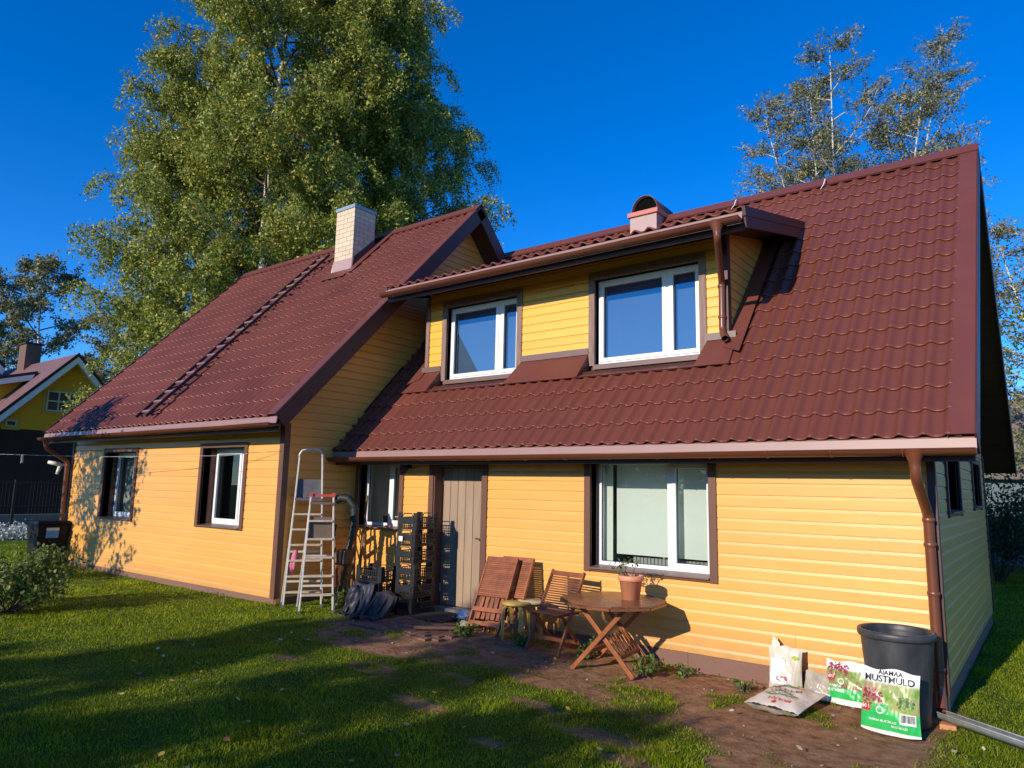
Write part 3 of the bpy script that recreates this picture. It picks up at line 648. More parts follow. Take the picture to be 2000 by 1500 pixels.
gD = eave(ED, -7.98, -1.80, roofD, -.02, 5.235)
downpipe([(-2.08, -.02, 5.14), (-2.08, -.02, 5.02), (-2.325, .75, 4.72), (-2.335, .76, 4.06), (-2.25, .62, 3.93)], .043, (-2.08, -.02, 5.235), [(-2.33, .755, 4.66), (-2.333, .76, 4.25)])
# flashings round the dormer foot
th = slope_rot(E_R, RIDGE_R); 
def on_roof(x, y, h=0.): return (x, y-math.sin(th)*h, zr_front(y)+math.cos(th)*h)
def sheet(name, pts, m='flash', t=.006):
    k = MB(); k.prism(pts, (0, -t*math.sin(th), t*math.cos(th))); return k.build(name, m, roofR)
for a, b, la in ((-7.76, -7.32, .10), (-5.60, -4.37, .06), (-2.56, -2.17, .04)):       # sloping aprons between the windows
    k = MB(); k.hexa([on_roof(a-la, .47, .04), on_roof(b+.03, .47, .04), (b, DY+.02, 3.72), (a, DY+.02, 3.72), on_roof(a-la, .46, .066), on_roof(b+.03, .46, .066), (b, DY-.028, 3.96), (a, DY-.028, 3.96)]); k.build('flashing', 'flash', roofR)
    k = MB(); k.box(a, b, DY-.036, DY-.024, 3.965, 4.06); k.build('flashing', 'sill', roofR)
for a, b in ((-7.32, -5.60), (-4.37, -2.56)):                                             # flat sheets below the windows
    k = MB(); k.hexa([on_roof(a+.031, .47, .03), on_roof(b-.031, .47, .03), (b-.001, .93, 3.70), (a+.001, .93, 3.70), on_roof(a+.031, .465, .06), on_roof(b-.031, .465, .06), (b-.001, .93, 3.765), (a+.001, .93, 3.765)]); k.build('flashing', 'flash', roofR)
sheet('flashing', [on_roof(-2.29, .70, .063), on_roof(-2.06, .62, .063), on_roof(-2.06, 2.6, .063), on_roof(-2.29, 2.6, .063)])
sheet('flashing', [on_roof(-7.90, .62, .063), on_roof(-7.68, .70, .063), on_roof(-7.68, 2.6, .063), on_roof(-7.90, 2.6, .063)])

# ---- chimney of the left wing, brick by brick
cx0, cx1, cy0, cy1, cz0, cz1 = -11.29, -10.69, 1.50, 2.09, 6.3, 7.97
k = MB(); k.box(cx0+.008, cx1-.008, cy0+.008, cy1-.008, cz0, cz1); ch = k.build('chimney', 'mortar', H, label='cream brick chimney with a zinc cap')
rows = 13; rh = (cz1-6.62)/rows; j = .007; bmesh_cache = {}
def brick(x0, x1, y0, y1, z0, z1):
    key = tuple(round(v, 3) for v in (x1-x0, y1-y0, z1-z0))
    if key not in bmesh_cache: mb = MB(); mb.box(0, key[0], 0, key[1], 0, key[2]); bmesh_cache[key] = mb.mesh('brick', 'cbrick')
    inst('brick', bmesh_cache[key], ch, (x0, y0, z0))
for r_ in range(rows):
    z = 6.62+r_*rh
    for face in (0, 1):
        lo, hi = (cx0, cx1) if face == 0 else (cy0+.03, cy1)
        br = [lo]; u = lo+(.25 if (r_+face) % 2 else .12)
        while u < hi-.06: br.append(u); u += .25
        br.append(hi)
        for a, b in zip(br[:-1], br[1:]):
            if face == 0: brick(a+(j/2 if a > lo else 0), b-(j/2 if b < hi else 0), cy0, cy0+.03, z, z+rh-j)
            else: brick(cx1-.03, cx1, a+j/2, b-j/2, z, z+rh-j)
k = MB(); k.box(cx0-.02, cx1+.02, cy0-.02, cy1+.02, cz1, cz1+.075); k.build('chimney_cap', 'tincap', ch)
zc = zl_front(cy0)
k = MB(); k.hexa([(cx0-.05, cy0-.06, zc-.12), (cx1+.03, cy0-.06, zc-.12), (cx1+.02, cy0+.02, zc+.3), (cx0-.02, cy0+.02, zc+.3), (cx0-.03, cy0-.05, zc-.1), (cx1+.02, cy0-.05, zc-.1), (cx1+.01, cy0-.012, zc+.3), (cx0-.01, cy0-.012, zc+.3)])
k.build('chimney_apron', 'chimflash', ch)
thl = slope_rot(E_L, RIDGE_L)
def on_left(x, y, h=0.): return (x, y-math.sin(thl)*h, zl_front(y)+math.cos(thl)*h)
k = MB(); k.prism([on_left(cx0-.15, cy0-.2, .062), on_left(cx1+.05, cy0-.2, .062), on_left(cx1+.05, cy0-.02, .062), on_left(cx0-.15, cy0-.02, .062)], (0, 0, .012)); k.build('flashing', 'flash', ch)
k = MB(); k.prism([on_left(cx1+.02, cy0-.12, .064), on_left(cx1+.22, cy0-.12, .064), on_left(cx1+.22, 2.5, .064), on_left(cx1+.02, 2.5, .064)], (0, 0, .014)); k.build('flashing', 'flash', ch)
k = MB(); k.hexa([(cx1-.004, cy0+.02, zc+.0), (cx1+.03, cy0+.02, zc+.02), (cx1+.03, cy1, zl_front(cy1)+.02), (cx1-.004, cy1, zl_front(cy1)), (cx1-.004, cy0-.01, zc+.28), (cx1+.008, cy0-.01, zc+.28), (cx1+.008, cy1, zl_front(cy1)+.25), (cx1-.004, cy1, zl_front(cy1)+.25)]); k.build('flashing', 'trim_dark', ch)
# ---- roof ladder
RLx0, RLx1 = -12.42, -12.06
rl = MB()
a, b = on_left(RLx0+.1, -1.80, .15), on_left(RLx0-.12, 2.15, .15); c_, d_ = on_left(RLx1+.1, -1.80, .15), on_left(RLx1-.12, 2.15, .15)
nrm = (0, -math.sin(thl), math.cos(thl))
rl.beam(a, b, .03, .05, nrm); rl = rl.build('roof_ladder', 'black', H, label='black ladder lying up the left roof to the chimney')
k = MB(); k.beam(c_, d_, .03, .05, nrm); k.build('rail', 'black', rl)
rg = MB(); rg.box(-.18, .18, -.022, .022, -.012, .014); me = rg.mesh('rung', 'fascia')  # pale colour stands in for sunlight on the rungs
for i in range(20):
    t = (i+.5)/20; p = Vector(a).lerp(Vector(b), t).lerp(Vector(c_).lerp(Vector(d_), t), .5); inst('rung', me, rl, p, (thl, 0, 0))
sp = MB(); sp.beam((0, .09, -.07), (0, -.09, -.02), .035, .02); sp.beam((0, -.09, -.08), (0, -.09, 0), .03, .02); me = sp.mesh('support', 'black')
for i in range(8):
    t = (i+.25)/8
    for e0, e1 in ((a, b), (c_, d_)): inst('support', me, rl, Vector(e0).lerp(Vector(e1), t), (thl, 0, 0))
# ---- chimney of the right wing
k = MB(); k.box(-4.95, -4.42, 3.22, 3.95, 6.2, 6.99); c2 = k.build('chimney', 'chimflash', H, label='clad chimney with red rim and dark barrel cowl')
k = MB(); k.box(-4.985, -4.385, 3.18, 3.99, 6.99, 7.07); k.build('rim', 'redcap', c2)
k = MB(); N = 14; k.sm = True
for y in (3.20, 3.98):
    for rr in (.26, .25): k.v += [(-4.655+rr*math.cos(math.pi*i/N), y, 7.06+rr*1.15*math.sin(math.pi*i/N)) for i in range(N+1)]
q = N+1
for i in range(N): k.face((i, i+1, 2*q+i+1, 2*q+i)); k.face((q+i, 3*q+i, 3*q+i+1, q+i+1)); 
k.sm = False
for i in range(N): k.face((i, q+i, q+i+1, i+1)); k.face((2*q+i, 2*q+i+1, 3*q+i+1, 3*q+i))
k.build('cowl', 'trim_dark', c2)
k = MB(); k.poly([(-4.655+.25*math.cos(math.pi*i/N), 3.28, 7.06+.2875*math.sin(math.pi*i/N)) for i in range(N+1)]); k.build('shade_sheet', 'cowl_shade', c2)  # added sheet closing the cowl mouth; its black is painted shade
# ---- wall lamp at the far corner, small lamp over the crates
k = MB(); k.box(-16.34, -16.26, -1.62, -1.50, 2.28, 2.34); k.tube([(-16.3, -1.62, 2.32), (-16.42, -1.80, 2.36)], [.05, .035], 10); k.tube([(-16.3, -1.6, 2.27), (-16.28, -1.66, 2.1)], [.045, .03], 10)
tag(k.build('security_lamp', 'lampwhite'), 'small white twin spot lamp by the far downpipe', 'lamp')
k = MB(); k.box(-7.19, -7.11, -.06, .0, 2.28, 2.36); k.lathe([(.03, .0), (.045, -.05), (.0, -.1)], (-7.15, -.1, 2.3), 12); k.tube([(-7.15, -.03, 2.3), (-7.15, -.1, 2.3)], .02, 8)
tag(k.build('wall_lamp', 'black'), 'small dark lamp under the eave above the crates', 'lamp')

# ================================================================== THINGS BY THE WALL
def on_g(x, y, dz=0.): return (x, y, gzs(x, y)+dz)

# ---- folding garden furniture
def slat_back(w, h, n, parent, m='teak', tilt=None):
    pass
def folding_chair(label, loc, rotz, tilt_back=.28, group='folding garden chairs'):
    t = thing('folding_chair', label, 'chair', loc, rotz, group)
    w = .24
    # rear frame: from front feet up to the back top (the long rails), local -Y is the front
    bot_y, top_y, top_z = -.36, .16, .90
    for s in (-1, 1):
        k = MB(); k.beam((s*w, bot_y, 0), (s*w, top_y, top_z), .024, .045, (0, 1, 0)); k.build('rail', 'teak', t, bevel=.004)
        k = MB(); k.beam((s*(w-.035), .14, 0), (s*(w-.035), -.26, .44), .024, .04, (0, 1, 0)); k.build('leg', 'teak', t, bevel=.004)
    f = lambda z: bot_y+(top_y-bot_y)*z/top_z
    for i in range(15):
        z = .455+i*.026; k = MB(); k.beam((-w+.012, f(z)-.012, z), (w-.012, f(z)-.012, z), .010, .017, (0, .5, 1)); k.build('back_slat', 'teak', t)
    k = MB(); k.beam((-w-.012, f(.87)-.014, .865), (w+.012, f(.87)-.014, .865), .016, .06, (0, .5, 1)); k.build('top_rail', 'teak', t, bevel=.004)
    for i in range(7):
        y = -.30+i*.062; k = MB(); k.beam((-w+.03, y, .44), (w-.03, y, .44), .052, .016); k.build('seat_slat', 'teak', t, bevel=.003)
    for s in (-1, 1): k = MB(); k.beam((s*(w-.06), -.33, .425), (s*(w-.06), .12, .425), .022, .025); k.build('seat_rail', 'teak', t)
    for y, z in ((f(.16), .16), (.06, .09)): k = MB(); k.beam((-w, y, z), (w, y, z), .018, .04); k.build('stretcher', 'teak', t)
    return t
def folded_chair(label, loc, rotz, lean, group='folding garden chairs'):
    """the same chair folded flat and leant back against the wall; built upright then tilted about its feet"""
    t = thing('folding_chair', label, 'chair', loc, rotz, group); t.rotation_euler = (-lean, 0, rotz)
    w = .23; Hh = 1.03
    for s in (-1, 1):
        k = MB(); k.beam((s*w, 0, 0), (s*w, 0, Hh), .024, .045, (0, 1, 0)); k.build('rail', 'teak', t, bevel=.004)
        k = MB(); k.beam((s*(w-.035), .05, .03), (s*(w-.035), .05, .62), .024, .04, (0, 1, 0)); k.build('leg', 'teak', t, bevel=.004)
    for i in range(18):
        z = .50+i*.0265; k = MB(); k.beam((-w+.012, -.008, z), (w-.012, -.008, z), .010, .0225, (0, 0, 1)); k.build('back_slat', 'teak', t)
    k = MB(); k.beam((-w-.012, -.01, 1.0), (w+.012, -.01, 1.0), .016, .07); k.build('top_rail', 'teak', t, bevel=.004)
    for i in range(5): x = -.15+i*.075; k = MB(); k.beam((x, .035, .2), (x, .035, .5), .05, .014, (0, 1, 0)); k.build('seat_slat', 'teak', t)
    for z in (.31, .13): k = MB(); k.beam((-w, -.012, z), (w, -.012, z), .016, .055); k.build('stretcher', 'teak', t, bevel=.003)
    return t
folded_chair('folded slatted wood chair leaning beside the door, front one', on_g(-4.95, -.80), R(6), .50)
folded_chair('folded slatted wood chair leaning behind another folded chair', on_g(-4.80, -.64), R(4), .46)
folding_chair('open slatted wood garden chair standing behind the round table', on_g(-3.97, -.48), R(-4))
# ---- table
def table():
    t = thing('garden_table', 'octagonal dark wood folding garden table holding a flower pot', 'table', on_g(-3.15, -.66), R(4))
    Ht = .735; rad = .60; ap = rad*math.cos(math.pi/8)
    n = 9; w = 2*ap/n
    def half(y):   # octagon half width at y
        y = abs(y); k = ap*math.tan(math.pi/8); return ap if y <= k else ap-(y-k)
    for i in range(n):
        y0 = -ap+i*w+.003; y1 = y0+w-.006
        br = sorted({y0, y1} | {v for v in (-ap*math.tan(math.pi/8), ap*math.tan(math.pi/8)) if y0 < v < y1})
        pts = [(half(y), y, Ht) for y in br]+[(-half(y), y, Ht) for y in reversed(br)]
        k = MB(); k.prism(pts, (0, 0, .022)); k.build('table_slat', 'teak_table', t, bevel=.003)
    oc = [(rad*math.cos(math.pi/8+i*math.pi/4), rad*math.sin(math.pi/8+i*math.pi/4)) for i in range(8)]
    for i in range(8):
        a, b = oc[i], oc[(i+1) % 8]; k = MB(); k.beam((a[0]*.96, a[1]*.96, Ht-.014), (b[0]*.96, b[1]*.96, Ht-.014), .05, .026); k.build('edge_rail', 'teak_table', t)
    for y in (-.30, .30):
        s = 1 if y < 0 else -1
        k = MB(); k.beam((-.36*1, y, 0), (.30, y, Ht-.02), .03, .05, (1, 0, 0)); k.build('leg', 'teak', t, bevel=.004)
        k = MB(); k.beam((.36, y*.87, 0), (-.30, y*.87, Ht-.02), .03, .05, (1, 0, 0)); k.build('leg', 'teak', t, bevel=.004)
    for x, z, yy in ((-.2, .185, .30), (.2, .185, .26), (.27, Ht-.04, .3), (-.27, Ht-.04, .26)): k = MB(); k.beam((x, -yy, z), (x, yy, z), .025, .045); k.build('stretcher', 'teak', t)
    for i in range(6): y = -.2+i*.08; k = MB(); k.beam((.2, y, .2), (.05, y, .40), .03, .012, (1, 0, 1)); k.build('brace_slat', 'teak', t)
    return t
table()
# ---- pot plant
def pot():
    z = gzs(-3.15, -.66)+.757
    t = thing('flower_pot', 'terracotta coloured pot with a straggly plant on the garden table', 'pot', (-2.98, -.55, z))
    MB().lathe([(0, 0), (.098, 0), (.128, .205), (.142, .207), (.146, .212), (.146, .262), (.138, .266), (.130, .26), (.125, .22), (0, .215)], seg=28).build('pot', 'terra', t)
    k = MB(); k.lathe([(.126, .228), (0, .235)], seg=20); k.build('soil', 'mat', t)
    rnd = random.Random(3); st = MB(); lf = MB()
    for i in range(6):
        a = rnd.uniform(0, 6.28); p = Vector((.04*math.cos(a), .04*math.sin(a), .23)); pts = [p]
        d = Vector((math.cos(a)*.55, math.sin(a)*.4, .8))
        for q in range(5):
            d = (d+Vector((rnd.uniform(-.5, .5), rnd.uniform(-.5, .5), rnd.uniform(-.2, .35)))).normalized(); p = p+d*.045; pts.append(p)
            if q > 1:
                for _ in range(5):
                    c = p+Vector((rnd.uniform(-.035, .035), rnd.uniform(-.035, .035), rnd.uniform(-.015, .03))); u = Vector((rnd.uniform(-1, 1), rnd.uniform(-1, 1), rnd.uniform(-.4, .6))).normalized(); v = u.orthogonal().normalized()
                    r_ = rnd.uniform(.012, .024); lf.poly([c-u*r_, c+v*r_*.6, c+u*r_, c-v*r_*.6])
        st.tube(pts, [.006-.0006*i2 for i2 in range(len(pts))], 6)
    st.build('stem', 'stem', t); lf.build('leaf_cluster', 'leafgreen', t, kind='stuff')
pot()
# ---- bent-leg stools, one nested over the other
def stool(label, loc, rotz, top, legm):
    t = thing('stool', label, 'stool', loc, rotz, 'painted stools by the folding chairs')
    MB().lathe([(0, .42), (.17, .42), (.178, .426), (.178, .446), (.172, .452), (0, .452)], seg=28).build('seat', top, t)
    for i in range(4):
        a = math.pi/4+i*math.pi/2; c, s = math.cos(a), math.sin(a)
        pts = [(.09, .408), (.135, .408), (.158, .395), (.168, .37), (.172, .2), (.176, 0)]
        k = MB()
        for (r0, z0), (r1, z1) in zip(pts[:-1], pts[1:]): k.beam((c*r0, s*r0, z0), (c*r1, s*r1, z1), .045, .024, (c, s, .9))
        k.build('leg', legm, t)
    return t
stool('small yellow painted round stool between the wooden chairs, front one', on_g(-4.56, -.60), R(12), 'stool', 'stool')
stool('pale green yellow round stool standing behind another stool', on_g(-4.50, -.36), R(40), 'stool_pale', 'stool')

# ---- step ladders
def ladder(label, loc, rotz, Hl, wb, wt, depth, nst, plat_m, hoop, railm='alu', cap=None):
    t = thing('step_ladder', label, 'ladder', loc, rotz, 'aluminium step ladders in the corner')
    zp = Hl-.62 if hoop else Hl-.12        # platform height
    fx = lambda z: (wb+(wt-wb)*z/Hl)/2; fy = lambda z: -depth/2+depth*.42*z/zp
    for s in (-1, 1):
        k = MB(); k.beam((s*fx(0), fy(0), 0), (s*fx(Hl), fy(Hl), Hl), .024, .055, (0, 1, 0)); k.build('front_rail', railm, t, bevel=.004)
        k = MB(); k.beam((s*(fx(0)+.03), depth/2, 0), (s*fx(zp), fy(zp)+.08, zp), .02, .04, (0, 1, 0)); k.build('rear_leg', railm, t, bevel=.004)
        for (x, y) in ((s*fx(0), fy(0)), (s*(fx(0)+.03), depth/2)): k = MB(); k.box(x-.02, x+.02, y-.035, y+.035, -.005, .05); k.build('foot', 'greyplate', t)
        if cap: k = MB(); k.box(s*fx(Hl)-.025, s*fx(Hl)+.025, fy(Hl)-.035, fy(Hl)+.035, Hl-.03, Hl+.03); k.build('end_cap', cap, t)
    for i in range(nst):
        z = (i+1)*zp/(nst+1); k = MB(); k.box(-fx(z)+.01, fx(z)-.01, fy(z)-.045, fy(z)+.045, z-.014, z+.014); k.build('tread', 'tread', t, bevel=.003)
    k = MB(); k.box(-fx(zp), fx(zp), fy(zp)-.06, fy(zp)+.2, zp-.02, zp+.012); k.build('platform', plat_m, t)
    for z in (zp*.22, zp*.5): k = MB(); y = depth/2+(fy(zp)+.08-depth/2)*z/zp; k.beam((-fx(z)-.02, y, z), (fx(z)+.02, y, z), .018, .03); k.build('rear_brace', railm, t)
    if hoop:
        w = fx(Hl); y = fy(Hl); k = MB(); k.tube([(-w, y, Hl-.02), (-w, y, Hl+.06), (-w+.035, y, Hl+.115), (-w+.09, y, Hl+.135), (w-.09, y, Hl+.135), (w-.035, y, Hl+.115), (w, y, Hl+.06), (w, y, Hl-.02)], .016, 10); k.build('hoop', railm, t)
        k = MB(); k.hexa([(-w*1.05, y-.01, zp+.02), (w*1.05, y-.01, zp+.02), (w*1.05, y+.02, zp+.02), (-w*1.05, y+.02, zp+.02), (-w, y+.0, zp+.30), (w, y+.0, zp+.30), (w, y+.025, zp+.30), (-w, y+.025, zp+.30)]); k.build('tool_tray', plat_m, t)
    else:
        w = fx(Hl); y = fy(Hl); k = MB(); k.beam((-w, y, Hl-.01), (w, y, Hl-.01), .03, .035); k.build('top_bar', cap or railm, t)
        k = MB(); k.hexa([(-fx(zp-.42)*.9, fy(zp-.42)+.02, zp-.52), (fx(zp-.42)*.9, fy(zp-.42)+.02, zp-.52), (fx(zp-.42)*.9, fy(zp-.42)+.04, zp-.52), (-fx(zp-.42)*.9, fy(zp-.42)+.04, zp-.52), (-fx(zp-.1)*.9, fy(zp-.1)+.0, zp-.2), (fx(zp-.1)*.9, fy(zp-.1)+.0, zp-.2), (fx(zp-.1)*.9, fy(zp-.1)+.02, zp-.2), (-fx(zp-.1)*.9, fy(zp-.1)+.02, zp-.2)]); k.build('folded_platform', 'brownplate', t)
    return t
ladder('tall aluminium step ladder with a rounded hoop on top, against the gable wall', on_g(-8.14, -1.15), R(54), 2.20, .54, .34, .30, 6, 'greyplate', True)
ladder('shorter aluminium step ladder with red caps and brown platform, in front of the tall one', on_g(-7.66, -1.27), R(54), 1.66, .46, .32, .40, 5, 'brownplate', False, cap='redplastic')
# pink glove hanging on the ladder
k = MB(); k.sm = True
k.tube([(-8.16, -1.30, 1.02), (-8.17, -1.315, .92), (-8.19, -1.34, .80), (-8.2, -1.35, .68)], [.03, .05, .055, .035], 10); k.tube([(-8.15, -1.32, .9), (-8.12, -1.35, .74)], [.03, .022], 8)
tag(k.build('work_glove', 'pink'), 'pink work glove hanging on the tall step ladder', 'glove')

# ---- garden tools leaning in the corner
def tool(label, foot, top, kind, name):
    t = thing(name, label, 'garden tool', (0, 0, 0), 0, 'garden tools leaning in the corner')
    a, b = Vector(foot), Vector(top); d = (b-a).normalized(); up = Vector((0, -1, 0)); sd = d.cross(up).normalized(); f = sd.cross(d)
    t.location = a
    q = lambda u, v, w=0: tuple(sd*u+d*v+f*w); Lh = (b-a).length; head = {'shovel': .30, 'spade': .27, 'fork': .28, 'rake': .42, 'hoe': .05}[kind]
    k = MB(); k.tube([q(0, head-.04), q(0, Lh*.6, .0), q(0, Lh-.02)], [.019, .018, .016], 10); k.build('shaft', 'shaft', t)
    h = MB()
    if kind in ('shovel', 'spade'):
        tipw = .05 if kind == 'shovel' else .085
        rows = [(0, tipw, .0), (.06, .095, .006), (.16, .105, .012), (.24, .10, .010), (head, .03, .0)]
        for s in (0, .006):
            n = len(h.v)
            for v, w, c in rows: h.v += [q(-w, v, s), q(-w*.5, v, s-c), q(0, v, s-c*1.5), q(w*.5, v, s-c), q(w, v, s)]
            for i in range(len(rows)-1):
                for j in range(4): h.face((n+i*5+j, n+i*5+j+1, n+i*5+j+6, n+i*5+j+5))
    elif kind == 'fork':
        h.beam(q(-.09, head-.04), q(.09, head-.04), .02, .02)
        for i in range(4): x = -.08+i*.053; h.tube([q(x, head-.04), q(x, .1, -.01), q(x, 0, .01)], [.008, .007, .003], 6)
    elif kind == 'rake':
        for i in range(11): x = (i-5)/5.; h.tube([q(x*.02, head), q(x*.13, .14, -.005), q(x*.2, .02), q(x*.205, 0, -.03)], [.004, .004, .004, .003], 5)
        h.beam(q(-.12, .15), q(.12, .15), .01, .012)
    else: h.box(-.08, .08, -.01, .01, 0, .05)
    h.build('head', 'iron' if kind != 'rake' else 'shaft', t)
    if kind in ('fork', 'spade'):
        k = MB(); k.tube([q(0, Lh-.06), q(-.055, Lh+.04), q(-.055, Lh+.06), q(.055, Lh+.06), q(.055, Lh+.04), q(0, Lh-.06)], .011, 8); k.build('grip', 'iron', t)
    return t
tool('dark spade with D-shaped grip leaning on the gable wall', on_g(-7.95, -.62), (-8.42, -.40, 1.28), 'spade', 'spade')
tool('garden fork leaning between the spade and the rake', on_g(-7.80, -.52), (-8.30, -.05, 1.22), 'fork', 'garden_fork')
tool('long pole shovel leaning in the inner corner', on_g(-7.88, -.36), (-8.40, -.06, 1.72), 'shovel', 'shovel')
tool('fan rake standing on its tines beside the brown sack', on_g(-7.62, -.55), (-8.06, -.05, 1.85), 'rake', 'leaf_rake')
# black ribbed hose of a leaf blower hooked over
k = MB(); k.sm = True; pts = []; rs = []
ctrl = [(-8.02, -.72, 1.76), (-7.95, -.66, 1.80), (-7.86, -.60, 1.78), (-7.78, -.55, 1.66), (-7.77, -.54, 1.40), (-7.80, -.56, 1.15), (-7.84, -.60, .95), (-7.86, -.62, .6), (-7.86, -.62, .25)]
for i in range(len(ctrl)-1):
    for j in range(6):
        t_ = j/6; pts.append(Vector(ctrl[i]).lerp(Vector(ctrl[i+1]), t_)); rs.append((.06 if i < 5 else .045)+(.012 if j % 2 else -.004))
k.tube(pts, rs, 12)
lb = thing('leaf_blower', 'black ribbed leaf vacuum hose hooked up behind the ladders', 'leaf blower', (0, 0, 0)); k.build('hose', 'hose', lb)
k = MB(); k.box(-7.94, -7.76, -.72, -.54, .78, 1.02); k.build('motor_housing', 'black', lb, bevel=.03)
k = MB(); k.tube([(-7.86, -.62, .3), (-7.80, -.66, gzs(-7.8, -.66)+.02)], [.05, .06], 12); k.build('nozzle', 'black', lb)
# ---- sacks
def blob(name, label, cat, c, r, m, seed, amp=.25, flat=.0, n=26, folds=5, parent=None):
    rng = random.Random(seed); V = []; F = []; ph = [rng.uniform(0, 6.28) for _ in range(8)]
    for i in range(n+1):
        th_ = math.pi*i/n
        for j in range(2*n):
            a = math.pi*j/n; d = Vector((math.sin(th_)*math.cos(a), math.sin(th_)*math.sin(a), math.cos(th_)))
            k = 1+amp*.5*(math.sin(folds*a+ph[0]+2*math.sin(3*th_+ph[1]))*math.sin(th_)) + amp*.4*math.sin(7*th_+ph[2]+2*a)+amp*.35*math.sin(11*a+ph[3]+5*th_)*math.sin(th_)
            z = c[2]+d.z*r[2]*k; V.append((c[0]+d.x*r[0]*k, c[1]+d.y*r[1]*k, max(z, flat)))
    for i in range(n):
        for j in range(2*n): a = i*2*n+j; b = i*2*n+(j+1) % (2*n); F.append((a, b, b+2*n, a+2*n))
    o = link(name, npmesh(name, V, F, m, True), parent)
    if label: tag(o, label, cat)
    return o
g_ = .2
blob('plastic_sack', 'blue black plastic sack standing in front of the corner', 'sack', (-7.10, -1.0, g_+.17), (.16, .14, .21), 'tarp', 3, .16, g_)
k = MB(); k.sm = True
n0 = []
for i, (z, rx, ry, ox) in enumerate(((0, .15, .11, 0), (.15, .17, .13, .0), (.3, .165, .12, .01), (.42, .14, .09, .015), (.5, .16, .05, .02))):
    for j in range(24): a = 2*math.pi*j/24; w_ = 1+.07*math.sin(5*a+z*9)+.04*math.sin(9*a-z*14); k.v.append((-7.25+ox+rx*w_*math.cos(a), -.72+ry*w_*math.sin(a), g_+z+.02*math.sin(3*a)*(i == 4)))
for i in range(4):
    for j in range(24): k.face((i*24+j, i*24+(j+1) % 24, (i+1)*24+(j+1) % 24, (i+1)*24+j))
tag(k.build('paper_sack', 'paper'), 'crumpled brown paper sack between the rake and the crates', 'sack')
def drape(name, label, cat, pts, m, seed):
    """cloth hung over a crate edge: a grid of columns falling from an edge line to the ground"""
    rng = np.random.default_rng(seed); (x0, y0, z0), (x1, y1, z1), out = pts; nu, nv = 40, 30; V = []
    ph = rng.uniform(0, 6.28, 6)
    for i in range(nu+1):
        u = i/nu
        for j in range(nv+1):
            v = j/nv; x = x0+(x1-x0)*u; y = y0+(y1-y0)*u; z = (z0+(z1-z0)*u)
            fo = .045*math.sin(9*u*2+ph[0]+v)+.03*math.sin(23*u+ph[1]-2*v)+.02*math.sin(41*u+ph[2])
            if v < .2: q = v/.2; px, py, pz = x, y+.10*(1-q), z+.03*math.sin(7*u+ph[3])
            else:
                q = (v-.2)/.8; drop = min(1, q*1.25); pz = z*(1-drop)+(g_+.015+.03*abs(math.sin(13*u+9*q+ph[4])))*drop
                sp_ = out*(q**1.5)+(max(0, q-.8)*.9)*out; px = x+fo*q*1.2+.1*q*(u-.5); py = y-sp_-fo*q-.02*math.sin(17*u+ph[5])*q
            V.append((px, py, max(pz, g_+.004)))
    F = [(i*(nv+1)+j, (i+1)*(nv+1)+j, (i+1)*(nv+1)+j+1, i*(nv+1)+j+1) for i in range(nu) for j in range(nv)]
    o = link(name, npmesh(name, V, F, m, True)); s = o.modifiers.new('s', 'SOLIDIFY'); s.thickness = .006
    return tag(o, label, cat)
drape('tarpaulin', 'dark blue tarpaulin hanging from the low crates to the grass', 'tarpaulin', ((-7.18, -.97, .62), (-6.78, -.97, .60), .28), 'tarp', 5)
drape('dark_cloth', 'dark cloth slumped on the ground below the tall crate stack', 'cloth', ((-6.80, -.93, .52), (-6.42, -.86, .48), .34), 'tarp2', 9)
